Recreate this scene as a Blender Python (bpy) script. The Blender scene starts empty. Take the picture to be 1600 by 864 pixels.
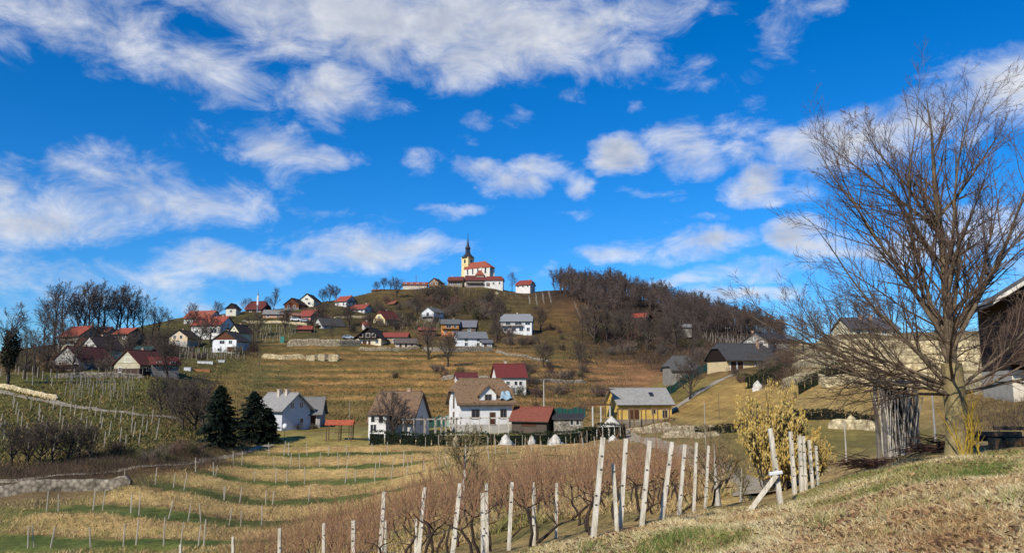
import bpy, math, random
import numpy as np
from math import radians as rad
# ---------------------------------------------------------------- camera, sky, sun, exposure
scn = bpy.context.scene
COLL = scn.collection
cam_d = bpy.data.cameras.new('camera'); cam = bpy.data.objects.new('camera', cam_d); COLL.objects.link(cam)
cam_d.sensor_width = 36.0; cam_d.lens = 36.0 * 1232.0 / 1600.0
cam_d.clip_start = 0.1; cam_d.clip_end = 6000
cam.location = (0, 0, 0); cam.rotation_euler = (math.pi / 2 + math.atan(168.0 / 1232.0), 0, 0)
scn.camera = cam
SUN_AZ, SUN_EL = rad(213), rad(35)          # clockwise from straight ahead: behind the left shoulder
sun_d = bpy.data.lights.new('sun', 'SUN'); sun = bpy.data.objects.new('sun', sun_d); COLL.objects.link(sun)
sun_d.energy = 5.0; sun_d.angle = rad(0.5); sun_d.color = (1.0, 0.93, 0.82)
sun.rotation_euler = (math.pi / 2 - SUN_EL, 0, math.pi - SUN_AZ)
scn.view_settings.view_transform = 'Standard'; scn.view_settings.look = 'None'
scn.view_settings.exposure = 0.0; scn.view_settings.gamma = 1.0; scn.view_settings.use_curve_mapping = False
scn.cycles.max_bounces = 5; scn.cycles.diffuse_bounces = 2; scn.cycles.transparent_max_bounces = 8
CLOUDS = [  # photo column, row, half width, half height, weight
 (560,25,230,75,1.1),(760,45,230,75,1.15),(900,70,110,55,.8),(520,140,85,45,.9),(590,165,45,25,.5),(340,115,90,40,.85),(300,85,80,35,.6),
 (150,45,170,48,.75),(40,25,120,45,.7),(110,95,70,30,.4),(390,150,60,25,.4),(1010,15,130,40,.7),(1220,50,45,45,.5),(1260,10,60,25,.55),(1060,90,50,30,.35),
 (210,300,120,45,.85),(320,315,95,35,.9),(90,335,120,32,.85),(20,350,60,35,.7),(170,265,70,24,.6),(15,275,40,25,.6),(250,345,90,22,.5),
 (415,225,55,32,.7),(480,245,70,22,.6),(450,280,40,20,.4),(330,215,60,18,.3),
 (570,385,140,30,.95),(640,378,70,22,.7),(400,408,120,22,.8),(300,410,60,16,.5),(520,400,60,18,.5),
 (660,255,40,22,.55),(735,270,50,22,.75),(800,290,50,22,.8),(845,262,45,26,.75),(905,283,28,24,.7),(740,187,30,14,.4),(815,190,26,12,.35),(735,218,26,10,.3),
 (970,240,40,27,.95),(1068,230,58,36,.9),(1105,255,30,18,.5),(1172,242,36,22,.65),(1183,290,48,24,.9),(1160,196,48,18,.5),(1003,157,18,10,.45),(1220,60,35,22,.45),(1085,92,26,14,.35),(1040,308,16,9,.35),
 (1280,235,70,38,.95),(1370,205,90,40,.95),(1470,180,100,42,1.0),(1570,140,60,45,1.0),(1600,105,45,30,.9),(1300,195,70,22,.5),
 (1100,382,90,24,.8),(980,385,55,18,.7),(1010,398,45,12,.5),(1240,370,45,24,.85),(1290,385,60,22,.75),(1420,380,120,28,.7),(1540,340,80,40,.75),(1590,420,60,30,.7),
 (1190,425,60,17,.75),(1130,425,40,14,.5),(1165,462,75,13,.8),(1220,468,40,12,.7),(1060,437,60,12,.55),(850,425,22,16,.5),(800,412,20,10,.35),(1330,420,60,20,.5),(1400,300,70,30,.4),
 (700,330,60,9,.5),(600,335,40,14,.42),(880,150,40,16,.45),(1120,130,60,18,.42),(1180,160,30,12,.45),(690,130,40,14,.5),(850,140,30,12,.45),(500,330,90,10,.42),(1000,300,40,9,.4),(1260,300,40,14,.45),(1080,345,70,9,.45),(920,330,50,8,.4),(150,455,200,30,.6),(60,425,160,26,.55),(260,435,120,20,.5),(330,475,110,16,.46),(60,490,170,20,.48),(200,480,160,18,.44)]
def make_world():
    w = bpy.data.worlds.new('World'); scn.world = w; w.use_nodes = True; w.cycles.sampling_method = 'MANUAL'; w.cycles.sample_map_resolution = 256
    nt = w.node_tree; N = nt.nodes; Lk = nt.links; N.clear()
    def nd(t, **kw):
        n = N.new(t)
        for k, v in kw.items(): setattr(n, k, v)
        return n
    def put(sock, v):
        if isinstance(v, bpy.types.NodeSocket): Lk.new(v, sock)
        else: sock.default_value = v
    def math_(op, a, b=None, c=None, clamp=False):
        n = nd('ShaderNodeMath', operation=op, use_clamp=clamp); put(n.inputs[0], a)
        if b is not None: put(n.inputs[1], b)
        if c is not None: put(n.inputs[2], c)
        return n.outputs[0]
    sky = nd('ShaderNodeTexSky', sky_type='NISHITA', sun_disc=False)
    sky.sun_elevation = SUN_EL; sky.sun_rotation = SUN_AZ; sky.air_density = 1.0; sky.dust_density = 0.35; sky.ozone_density = 3.0; sky.altitude = 400
    hs = nd('ShaderNodeHueSaturation'); hs.inputs['Saturation'].default_value = 1.16
    tint = nd('ShaderNodeMix', data_type='RGBA', blend_type='MULTIPLY'); tint.inputs[0].default_value = 1.0; tint.inputs[7].default_value = (.58, .90, 1.30, 1); Lk.new(sky.outputs[0], tint.inputs[6]); Lk.new(tint.outputs[2], hs.inputs['Color'])
    tc = nd('ShaderNodeTexCoord'); sep = nd('ShaderNodeSeparateXYZ'); Lk.new(tc.outputs['Generated'], sep.inputs[0])
    az = math_('ARCTAN2', sep.outputs[0], sep.outputs[1]); el = math_('ARCSINE', sep.outputs[2])
    cv = nd('ShaderNodeCombineXYZ'); Lk.new(az, cv.inputs[0]); Lk.new(el, cv.inputs[1])
    # wind-torn edges: the direction is warped by a noise before the cloud positions are read
    def noise(vec, scale, detail, rough, dist=0.0):
        n = nd('ShaderNodeTexNoise'); n.inputs['Scale'].default_value = scale; n.inputs['Detail'].default_value = detail
        n.inputs['Roughness'].default_value = rough; n.inputs['Distortion'].default_value = dist; Lk.new(vec, n.inputs['Vector']); return n
    st = nd('ShaderNodeMapping'); st.inputs['Scale'].default_value = (1.0, 1.75, 1); st.inputs['Rotation'].default_value = (0, 0, rad(-8)); Lk.new(cv.outputs[0], st.inputs[0])
    wn = noise(st.outputs[0], 9, 4, .6)
    wsub = nd('ShaderNodeVectorMath', operation='SUBTRACT'); Lk.new(wn.outputs['Color'], wsub.inputs[0]); wsub.inputs[1].default_value = (.5, .5, .5)
    wmul = nd('ShaderNodeVectorMath', operation='MULTIPLY'); Lk.new(wsub.outputs[0], wmul.inputs[0]); wmul.inputs[1].default_value = (.10, .055, 0)
    def vm(op, a_, b_, c_=None):
        n = nd('ShaderNodeVectorMath', operation=op); put(n.inputs[0], a_); put(n.inputs[1], b_)
        if c_ is not None: put(n.inputs[2], c_)
        return n.outputs[0]
    ad = vm('ADD', cv.outputs[0], wmul.outputs[0]); sp2 = nd('ShaderNodeSeparateXYZ'); Lk.new(ad, sp2.inputs[0])
    azv = nd('ShaderNodeCombineXYZ'); elv = nd('ShaderNodeCombineXYZ')
    for k in range(3): Lk.new(sp2.outputs[0], azv.inputs[k]); Lk.new(sp2.outputs[1], elv.inputs[k])
    azv, elv = azv.outputs[0], elv.outputs[0]; acc = None; rows = []
    for (px, py, rx, ry, wt) in CLOUDS:
        u = (px - 800) / 1232.0; v = (432 - py) / 1232.0; pt = math.atan(168 / 1232.0)
        d = (u, math.cos(pt) - v * math.sin(pt), math.sin(pt) + v * math.cos(pt)); ln = math.sqrt(sum(q * q for q in d))
        sx = 1232.0 / rx / 1.62; sy = 1232.0 / ry / 1.62
        rows.append((sx, -math.atan2(d[0], d[1]) * sx, sy, -math.asin(d[2] / ln) * sy, wt * (1.42 if ry < 29 else 1.12)))
    while len(rows) % 3: rows.append((1, 9, 1, 9, .1))
    for i in range(0, len(rows), 3):            # three clouds at a time, one per vector component
        c = list(zip(*rows[i:i + 3]))
        A = vm('MULTIPLY_ADD', azv, c[0], c[1] if acc is None else vm('MULTIPLY_ADD', acc, (1e-7,) * 3, c[1]))
        B = vm('MULTIPLY_ADD', elv, c[2], vm('MULTIPLY_ADD', A, (1e-8,) * 3, c[3]))
        G = vm('MULTIPLY_ADD', vm('MULTIPLY_ADD', B, B, vm('MULTIPLY', A, A)), tuple(-q for q in c[4]), c[4])
        acc = vm('MAXIMUM', G, (0, 0, 0) if acc is None else acc)
    sp3 = nd('ShaderNodeSeparateXYZ'); Lk.new(acc, sp3.inputs[0])
    acc = math_('SMOOTH_MAX', math_('SMOOTH_MAX', sp3.outputs[0], sp3.outputs[1], .3), sp3.outputs[2], .3)
    # the rest of the sky, out of view, carries the same kind of broken cloud
    gen = noise(ad, 2.6, 2, .55)
    inx = math_('MULTIPLY', math_('LESS_THAN', math_('ABSOLUTE', az), .72), math_('LESS_THAN', el, .52))
    gg = math_('MULTIPLY', math_('MULTIPLY', math_('SUBTRACT', gen.outputs['Fac'], .46), 3.2), math_('SUBTRACT', 1.0, inx))
    acc = math_('MAXIMUM', acc, gg)
    n1 = noise(st.outputs[0], 12, 8, .66, .5); n2 = noise(st.outputs[0], 4.5, 2, .5)
    up = vm('ADD', st.outputs[0], (-.012, .03, 0)); n3 = noise(up, 13, 3, .6, .35)
    lo = math_('ADD', acc, math_('MULTIPLY_ADD', n2.outputs['Fac'], .6, -1.72))
    d0 = math_('MULTIPLY_ADD', n1.outputs['Fac'], 1.9, lo); d1 = math_('MULTIPLY_ADD', n3.outputs['Fac'], 1.9, lo)
    mr = nd('ShaderNodeMapRange', interpolation_type='SMOOTHSTEP'); mr.inputs['From Min'].default_value = -.12; mr.inputs['From Max'].default_value = .98; mr.inputs['To Max'].default_value = .97; Lk.new(d0, mr.inputs['Value'])
    # shading of the cloud: thin, sun-facing rims are white, thick undersides greyer
    sd = nd('ShaderNodeMapRange'); sd.inputs['From Min'].default_value = 0.0; sd.inputs['From Max'].default_value = 1.15; Lk.new(d1, sd.inputs['Value'])
    cr = nd('ShaderNodeMix', data_type='RGBA'); Lk.new(sd.outputs[0], cr.inputs[0]); cr.inputs[6].default_value = (8.3, 8.4, 8.6, 1); cr.inputs[7].default_value = (3.6, 4.15, 5.4, 1)
    mx = nd('ShaderNodeMix', data_type='RGBA'); Lk.new(mr.outputs[0], mx.inputs[0]); Lk.new(hs.outputs[0], mx.inputs[6]); Lk.new(cr.outputs[2], mx.inputs[7])
    bg = nd('ShaderNodeBackground'); bg.inputs['Strength'].default_value = 0.108; Lk.new(mx.outputs[2], bg.inputs[0])
    out = nd('ShaderNodeOutputWorld'); Lk.new(bg.outputs[0], out.inputs[0])
make_world()
# ---------------------------------------------------------------- terrain
F = 1232.0; CX, CY = 800.0, 432.0; PITCH = math.atan(168.0 / F)
cP, sP = math.cos(PITCH), math.sin(PITCH)
def at(px, py, Y):
    """world point at forward distance Y seen at photo pixel (px, py)"""
    u = (px - CX) / F; v = (CY - py) / F
    d = (u, cP - v * sP, sP + v * cP)
    k = Y / d[1]
    return (d[0] * k, Y, d[2] * k)
def proj(X, Y, Z):
    c = Y * cP + Z * sP; up = -Y * sP + Z * cP
    c = np.where(np.abs(c) < 1e-3, 1e-3, c)
    return CX + F * X / c, CY - F * up / c, c
COL = {  # photo column: (row, forward distance) down the picture, far to near
 -420: [(566,235),(590,175),(612,145),(660,118),(725,92),(775,79),(864,60),(1000,38)],
 -150: [(562,235),(590,172),(605,148),(660,118),(722,92),(753,82),(775,79),(864,60),(1000,36)],
 0: [(556,240),(580,170),(607,144),(660,117),(722,92),(751,82),(771,79.5),(800,71),(864,59),(960,34)],
 100: [(545,252),(586,178),(622,136),(660,118),(725,92),(747,83),(768,80),(800,71),(864,58),(960,33)],
 200: [(522,282),(545,246),(585,182),(600,165),(641,130),(660,120),(700,101),(727,91),(744,85),(758,81),(800,71),(864,57),(960,31)],
 300: [(499,315),(530,285),(550,252),(580,205),(610,175),(660,130),(690,113),(718,100),(732,94),(760,84),(800,73),(840,63),(864,56),(960,28)],
 400: [(487,345),(505,320),(530,285),(555,250),(580,220),(610,190),(650,155),(688,129),(700,118),(715,110),(734,100),(752,92),(777,84),(800,77),(835,66),(864,54),(960,26)],
 500: [(474,370),(503,325),(530,287),(555,254),(580,230),(610,199),(640,171),(665,149),(684,132),(700,118),(715,110),(734,100),(752,92),(777,83),(800,75),(835,58),(864,44),(960,23)],
 600: [(453,402),(480,362),(512,322),(545,278),(565,250),(600,208),(640,170),(672,143),(688,129),(700,118),(715,109),(734,99),(752,90),(777,78),(800,64),(830,42),(864,29),(910,18)],
 690: [(446,424),(470,390),(503,338),(525,308),(548,276),(570,243),(600,207),(640,169),(668,147),(690,132),(700,118),(715,105),(734,90),(752,76),(777,58),(800,45),(830,32),(864,24)],
 760: [(446,436),(470,392),(500,345),(525,312),(545,280),(570,245),(605,200),(650,165),(672,144),(690,132),(702,114),(725,88),(750,64),(800,37),(858,20)],
 850: [(456,425),(475,395),(500,352),(522,322),(550,280),(580,240),(610,210),(650,170),(672,146),(690,130),(702,110),(725,78),(760,50),(800,31),(848,17)],
 930: [(470,410),(480,388),(500,352),(520,322),(550,285),(585,245),(612,208),(640,185),(660,160),(675,142),(692,122),(715,80),(750,50),(800,27),(838,16),(864,14)],
 1030: [(502,385),(520,350),(550,290),(580,238),(605,205),(635,175),(658,152),(668,140),(685,105),(720,66),(750,46),(780,32),(816,20),(864,12)],
 1130: [(527,345),(545,262),(565,215),(580,183),(600,165),(625,145),(650,130),(668,116),(690,88),(715,68),(745,51),(775,36),(797,24.5),(864,11)],
 1220: [(538,325),(548,250),(570,175),(590,150),(612,130),(650,105),(664,100),(690,80),(715,62),(745,45),(765,33),(785,22.5),(864,9.8)],
 1300: [(526,165),(540,140),(566,124),(590,113),(606,109),(630,100),(655,90),(670,86),(690,72),(715,55),(735,38),(752,27),(800,14),(864,9)],
 1400: [(524,160),(540,138),(566,122),(590,111),(606,107),(630,98),(655,86),(670,80),(690,62),(703,45),(713,30),(722,23),(770,13),(864,8.4)],
 1500: [(524,150),(540,134),(566,118),(590,106),(608,100),(630,90),(655,72),(672,60),(690,42),(704,27),(714,20.5),(760,12),(864,8)],
 1600: [(535,130),(560,112),(590,92),(602,85),(625,75),(650,58),(675,40),(690,28),(700,21),(750,11.5),(864,7.6)],
 1800: [(540,120),(575,95),(600,80),(640,58),(670,38),(690,20),(740,11),(864,7)],
 2100: [(560,110),(600,75),(640,50),(670,32),(700,18),(864,6.3)],
}
def warp(X, Y):
    r = np.hypot(X, Y) + 1e-9; s = np.log1p(r / 12.0) / r
    return X * s, Y * s
_pts = []
for _px, _l in COL.items():
    for _py, _d in _l: _pts.append(at(_px, _py, _d))
# forest hill behind the church's right shoulder
for _px, _py, _d in [(900,452,455),(960,458,470),(1040,478,460),(1100,497,445),(1160,513,430),(1220,528,415)]: _pts.append(at(_px, _py, _d))
_pts += [(0,0,-1.6),(2,3,-1.6),(-2,3,-1.9),(4,-1,-1.2),(-4,0,-2.3),(0,-8,-.9),(12,-10,0.6),(-12,-10,-3.2),(0,-40,1),(40,-30,3),(-40,-30,-6),(60,10,0),(0,-200,0),(200,-150,3),(-200,-150,-9),
         (-60,10,-9.5),(-150,30,-9),(-300,100,-4),(200,60,2),(320,150,5)]
for _a in range(0, 360, 20):
    _pts.append((1500 * math.sin(math.radians(_a)), 1500 * math.cos(math.radians(_a)), -25))
for _px in range(-500, 2200, 150):                     # the far side of the ridge falls away
    _y = 620; _x = (_px - CX) / F * _y; _pts.append((_x, _y, 15 if 500 < _px < 1100 else 0))
_pts = np.array(_pts, float)
def _phi(r2): return 0.5 * r2 * np.log(r2 + 1e-12)
def _fit(P, lam=2e-4):
    qx, qy = warp(P[:, 0], P[:, 1]); n = len(P)
    A = np.zeros((n + 3, n + 3)); r2 = (qx[:, None] - qx) ** 2 + (qy[:, None] - qy) ** 2
    A[:n, :n] = _phi(r2) + lam * np.eye(n); A[:n, n] = A[n, :n] = 1; A[:n, n + 1] = A[n + 1, :n] = qx; A[:n, n + 2] = A[n + 2, :n] = qy
    return qx, qy, np.linalg.solve(A, np.concatenate([P[:, 2], [0, 0, 0]]))
_qx, _qy, _w = _fit(_pts)
def base_z(X, Y):
    X = np.atleast_1d(np.asarray(X, float)); Y = np.atleast_1d(np.asarray(Y, float)); out = np.empty(len(X))
    for i in range(0, len(X), 20000):
        a, b = warp(X[i:i + 20000], Y[i:i + 20000])
        out[i:i + 20000] = _phi((a[:, None] - _qx) ** 2 + (b[:, None] - _qy) ** 2) @ _w[:-3] + _w[-3] + _w[-2] * a + _w[-1] * b
    return out
# ---------------------------------------------------------------- helpers
random.seed(7); RNG = np.random.default_rng(7)
def h2(s):                                    # sRGB hex -> linear
    c = [int(s[i:i + 2], 16) / 255 for i in (0, 2, 4)]
    return tuple(((x + .055) / 1.055) ** 2.4 if x > .04045 else x / 12.92 for x in c)
_M = {}
def mat(name, c1, c2=None, scale=1.0, rough=.85, bump=0.0, bscale=None, stretch=(1, 1, 1), kind='noise', attr=None, c3=None, spec=.2, world=False, detail=5):
    if name in _M: return _M[name]
    m = bpy.data.materials.new(name); m.use_nodes = True; nt = m.node_tree; N = nt.nodes; L = nt.links
    b = N['Principled BSDF']; b.inputs['Roughness'].default_value = rough; b.inputs['Specular IOR Level'].default_value = spec
    c2 = c2 or tuple(x * .72 for x in c1)
    tc = N.new('ShaderNodeTexCoord'); mp = N.new('ShaderNodeMapping'); mp.inputs['Scale'].default_value = stretch
    if world:
        g = N.new('ShaderNodeNewGeometry'); L.new(g.outputs['Position'], mp.inputs[0])
    else: L.new(tc.outputs['Object'], mp.inputs[0])
    def tex(k, sc):
        if k == 'voronoi':
            t = N.new('ShaderNodeTexVoronoi'); t.inputs['Scale'].default_value = sc; L.new(mp.outputs[0], t.inputs['Vector']); return t.outputs['Distance'], t.outputs['Color']
        if k == 'wave':
            t = N.new('ShaderNodeTexWave'); t.inputs['Scale'].default_value = sc; t.inputs['Distortion'].default_value = 1.2; t.inputs['Detail'].default_value = 3; L.new(mp.outputs[0], t.inputs['Vector']); return t.outputs['Fac'], t.outputs['Color']
        t = N.new('ShaderNodeTexNoise'); t.inputs['Scale'].default_value = sc; t.inputs['Detail'].default_value = detail; t.inputs['Roughness'].default_value = .65; L.new(mp.outputs[0], t.inputs['Vector']); return t.outputs['Fac'], t.outputs['Color']
    f, col = tex(kind, scale)
    r = N.new('ShaderNodeValToRGB'); L.new(f, r.inputs[0]); e = r.color_ramp.elements
    lo, hi = (.32, .68) if kind == 'noise' else (.3, .8) if kind == 'voronoi' else (.2, .8)
    e[0].position = lo; e[1].position = hi; e[0].color = (*c1, 1); e[1].color = (*c2, 1)
    if c3:
        x = e.new((lo + hi) / 2); x.color = (*c3, 1)
    last = r.outputs[0]
    if kind == 'voronoi':                     # every stone its own tone
        mx = N.new('ShaderNodeMix'); mx.data_type = 'RGBA'; mx.blend_type = 'MULTIPLY'; mx.inputs[0].default_value = .5; bw = N.new('ShaderNodeRGBToBW'); L.new(col, bw.inputs[0]); L.new(last, mx.inputs[6]); L.new(bw.outputs[0], mx.inputs[7]); 
        hs = N.new('ShaderNodeHueSaturation'); hs.inputs['Saturation'].default_value = 1.1; hs.inputs['Value'].default_value = 1.25; L.new(mx.outputs[2], hs.inputs['Color']); last = hs.outputs[0]
    if kind != 'noise':
        t2 = N.new('ShaderNodeTexNoise'); t2.inputs['Scale'].default_value = .9; t2.inputs['Detail'].default_value = 6; L.new(mp.outputs[0], t2.inputs['Vector'])
        mr = N.new('ShaderNodeMapRange'); mr.inputs['From Min'].default_value = .3; mr.inputs['From Max'].default_value = .7; mr.inputs['To Min'].default_value = .7; mr.inputs['To Max'].default_value = 1.15; L.new(t2.outputs['Fac'], mr.inputs['Value'])
        mx = N.new('ShaderNodeMix'); mx.data_type = 'RGBA'; mx.blend_type = 'MULTIPLY'; mx.inputs[0].default_value = 1; L.new(last, mx.inputs[6]); L.new(mr.outputs[0], mx.inputs[7]); last = mx.outputs[2]
    if attr:
        a = N.new('ShaderNodeAttribute'); a.attribute_name = attr; mx = N.new('ShaderNodeMix'); mx.data_type = 'RGBA'; mx.blend_type = 'MULTIPLY'; mx.inputs[0].default_value = 1
        L.new(a.outputs['Color'], mx.inputs[6]); L.new(last, mx.inputs[7]); last = mx.outputs[2]
    L.new(last, b.inputs['Base Color'])
    if bump:
        bf, _ = tex('noise' if kind == 'noise' else kind, bscale or scale * 3)
        bp = N.new('ShaderNodeBump'); bp.inputs['Strength'].default_value = 1.0; bp.inputs['Distance'].default_value = bump; L.new(bf, bp.inputs['Height']); L.new(bp.outputs[0], b.inputs['Normal'])
    _M[name] = m; return m
def paint(hexs, k=.12, scale=.8):             # plaster or paint with faint stains
    c = h2(hexs); return mat('plaster_' + hexs, c, tuple(x * (1 - k * 2.2) for x in c), scale, .9, .01, 12)
def tiles(hexs):                              # roof covering: courses and weathering
    c = h2(hexs); g = sum(c) / 3; c = tuple(x * .86 + g * .14 for x in c); return mat('roofing_' + hexs, c, tuple(x * .5 + g * .1 for x in c), 1.7, .9, .04, 5, (1, 1, 3.0), c3=tuple(x * .85 for x in c), detail=9)
def wood(hexs):
    c = h2(hexs); return mat('wood_' + hexs, c, tuple(x * .5 for x in c), 3, .8, .01, 9, (6, 6, .5))
def flat(hexs, rough=.6): c = h2(hexs); return mat('plain_' + hexs, c, tuple(x * .85 for x in c), 2, rough)
GLASS = mat('window_glass', (.012, .015, .02), (.03, .035, .045), .6, .08, spec=.6)
class MB:
    def __init__(s): s.v = []; s.f = []
    def poly(s, pts): i = len(s.v); s.v += [tuple(p) for p in pts]; s.f.append(tuple(range(i, i + len(pts)))); return s
    def box(s, x0, x1, y0, y1, z0, z1):
        i = len(s.v); s.v += [(x, y, z) for z in (z0, z1) for x, y in ((x0, y0), (x1, y0), (x1, y1), (x0, y1))]
        s.f += [tuple(i + k for k in q) for q in ((3, 2, 1, 0), (4, 5, 6, 7), (0, 1, 5, 4), (1, 2, 6, 5), (2, 3, 7, 6), (3, 0, 4, 7))]; return s
    def bar(s, a, b, r0, r1=None, n=6):
        a = np.array(a, float); b = np.array(b, float); r1 = r0 if r1 is None else r1; d = b - a; d /= np.linalg.norm(d) + 1e-9
        u = np.cross(d, (0, 0, 1.0) if abs(d[2]) < .8 else (1.0, 0, 0)); u /= np.linalg.norm(u); w = np.cross(d, u); i = len(s.v)
        for p, r in ((a, r0), (b, r1)):
            for k in range(n):
                t = 2 * math.pi * (k + .5) / n; s.v.append(tuple(p + r * (math.cos(t) * u + math.sin(t) * w)))
        for k in range(n): j = (k + 1) % n; s.f.append((i + k, i + j, i + n + j, i + n + k))
        s.f.append(tuple(i + n - 1 - k for k in range(n))); s.f.append(tuple(i + n + k for k in range(n))); return s
    def cone(s, c, prof, n=8, rot=0):          # prof: (radius, z) rings, lathe
        i = len(s.v)
        for r, z in prof:
            for k in range(n): t = 2 * math.pi * k / n + rot; s.v.append((c[0] + r * math.cos(t), c[1] + r * math.sin(t), c[2] + z))
        for m in range(len(prof) - 1):
            for k in range(n): j = (k + 1) % n; s.f.append((i + m * n + k, i + m * n + j, i + m * n + n + j, i + m * n + n + k))
        s.f.append(tuple(i + n - 1 - k for k in range(n))); s.f.append(tuple(i + (len(prof) - 1) * n + k for k in range(n))); return s
    def thick(s, polys, t):                    # a shell: polygons plus their copy t lower, closed round the rim
        key = {}; vs = []; 
        def ix(p):
            q = tuple(round(c, 4) for c in p)
            if q not in key: key[q] = len(vs); vs.append(q)
            return key[q]
        fs = [[ix(p) for p in po] for po in polys]; n = len(vs); i = len(s.v)
        s.v += vs + [(x, y, z - t) for x, y, z in vs]; ed = {}
        for f in fs:
            s.f.append(tuple(i + k for k in f)); s.f.append(tuple(i + n + k for k in reversed(f)))
            for a, b in zip(f, f[1:] + f[:1]): ed[(a, b)] = 1
        for a, b in ed:
            if (b, a) not in ed: s.f.append((i + b, i + a, i + n + a, i + n + b))
        return s
    def mesh(s, name): m = bpy.data.meshes.new(name); m.from_pydata(s.v, [], s.f); m.update(); return m
    def build(s, name, material, parent=None, loc=None, rz=0): return put(name, s.mesh(name), material, parent, loc, rz)
def put(name, mesh, material=None, parent=None, loc=None, rz=0):
    o = bpy.data.objects.new(name, mesh); COLL.objects.link(o)
    if material is not None and not mesh.materials: mesh.materials.append(material)
    if parent is not None: o.parent = parent
    if loc is not None: o.location = loc
    if rz: o.rotation_euler = (0, 0, rz)
    return o
def tag(o, label, cat, group=None):
    o['label'] = label; o['category'] = cat
    if group: o['group'] = group
    return o
def empty(name, loc, rz=0, label=None, cat=None, group=None):
    o = bpy.data.objects.new(name, None); COLL.objects.link(o); o.location = loc; o.rotation_euler = (0, 0, rz); o.empty_display_size = .3
    if label: tag(o, label, cat, group)
    return o
def np_mesh(name, V, Fc, C=None, smooth=False):
    V = np.asarray(V, np.float32); Fc = np.asarray(Fc, np.int32); k = Fc.shape[1]
    m = bpy.data.meshes.new(name); m.vertices.add(len(V)); m.vertices.foreach_set('co', V.ravel())
    m.loops.add(Fc.size); m.loops.foreach_set('vertex_index', Fc.ravel()); m.polygons.add(len(Fc))
    m.polygons.foreach_set('loop_start', np.arange(0, Fc.size, k, dtype=np.int32))
    if C is not None:
        a = m.attributes.new('tone', 'FLOAT_COLOR', 'POINT'); a.data.foreach_set('color', np.c_[C, np.ones(len(C))].astype(np.float32).ravel())
    m.update(calc_edges=True)
    if smooth: m.polygons.foreach_set('use_smooth', np.ones(len(Fc), bool))
    return m
_NT = {}
def fnoise(x, y, seed=0, octv=4):              # cheap value noise in numpy, about -1..1
    if seed not in _NT: r = np.random.default_rng(seed); _NT[seed] = [r.random((64, 64)) for _ in range(5)]
    tot = 0; amp = 1; nrm = 0
    x = np.asarray(x, float); y = np.asarray(y, float)
    for o in range(octv):
        T = _NT[seed][o]; xi = np.floor(x).astype(int); yi = np.floor(y).astype(int); fx = x - xi; fy = y - yi
        fx = fx * fx * (3 - 2 * fx); fy = fy * fy * (3 - 2 * fy); a, b, c, d = T[xi % 64, yi % 64], T[(xi + 1) % 64, yi % 64], T[xi % 64, (yi + 1) % 64], T[(xi + 1) % 64, (yi + 1) % 64]
        tot = tot + amp * ((a * (1 - fx) + b * fx) * (1 - fy) + (c * (1 - fx) + d * fx) * fy); nrm += amp; amp *= .5; x = x * 2.03 + 7.1; y = y * 2.03 + 3.7
    return tot / nrm * 2 - 1
def inpoly(px, py, P):
    px = np.asarray(px, float); py = np.asarray(py, float); r = np.zeros(px.shape, bool); n = len(P)
    for i in range(n):
        (x1, y1), (x2, y2) = P[i], P[(i + 1) % n]
        if y1 == y2: continue
        r ^= ((y1 > py) != (y2 > py)) & (px < (x2 - x1) * (py - y1) / (y2 - y1) + x1)
    return r
# ---------------------------------------------------------------- terraces and ground height
STEP = .9
def tread(X, Y, z=None):                       # phase of the terraces in the field below the houses: first half bank, second half level bench
    return (np.asarray(Y) + .05 * np.asarray(X) + 1.3 * fnoise(np.asarray(X) / 19, np.asarray(Y) / 40, 5, 2)) / 10.2
def field_w(X, Y):                             # where that field lies
    u = X / np.maximum(Y, 1) * F + CX; near = np.interp(u, [0, 400, 500, 600, 700, 800, 900], [56, 54, 50, 52, 62, 72, 90]); left = np.interp(Y, [55, 70, 85, 100, 120], [-60, 40, 260, 330, 400])
    return np.clip((Y - near) / 6, 0, 1) * np.clip((121 - Y) / 4, 0, 1) * np.clip((u - left) / 60, 0, 1) * np.clip((1010 - u) / 120, 0, 1)
def slope_w(X, Y):                             # the stepped meadow above the houses
    u = X / np.maximum(Y, 1) * F + CX
    return np.clip((Y - 168) / 14, 0, 1) * np.clip((300 - Y) / 30, 0, 1) * np.clip((u - 380) / 60, 0, 1) * np.clip((1020 - u) / 120, 0, 1)
def gz(X, Y):
    X = np.atleast_1d(np.asarray(X, float)); Y = np.atleast_1d(np.asarray(Y, float)); z = base_z(X, Y)
    t = tread(X, Y, z); t = t - np.floor(t); bank = np.clip(t / .5, 0, 1); bank = bank * bank * (3 - 2 * bank)
    z = z + field_w(X, Y) * STEP * (.92 * bank - .92 * t)
    zz = z / 1.9 + .35 * fnoise(X / 30, Y / 30, 9, 2); q = zz % 1.0; b = np.clip(q / .35, 0, 1)
    z = z + slope_w(X, Y) * (.55 * b - .55 * q) * 1.2
    r = np.hypot(X, Y)
    return z + fnoise(X / 3.1, Y / 3.1, 3, 3) * np.clip(r / 60, .05, .35)
def g1(x, y): return float(gz([x], [y])[0])
def on(px, Y, py=None):
    """ground point at photo column px and forward distance Y"""
    x = (px - CX) / F * Y * cP
    for _ in range(4): z = g1(x, Y); x = (px - CX) / F * (Y * cP + z * sP)
    return (x, Y, z)
_MY = np.exp(np.linspace(math.log(6), math.log(620), 420))
def hit(px, py):
    """first ground point seen at photo pixel (px, py): the ray is marched through the terrain"""
    u = (px - CX) / F; v = (CY - py) / F; d = (u, cP - v * sP, sP + v * cP); X = d[0] / d[1] * _MY; Z = d[2] / d[1] * _MY
    k = np.where(gz(X, _MY) >= Z)[0]; Y = _MY[k[0]] if len(k) else 400.0
    return (d[0] / d[1] * Y, Y, g1(d[0] / d[1] * Y, Y))
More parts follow.
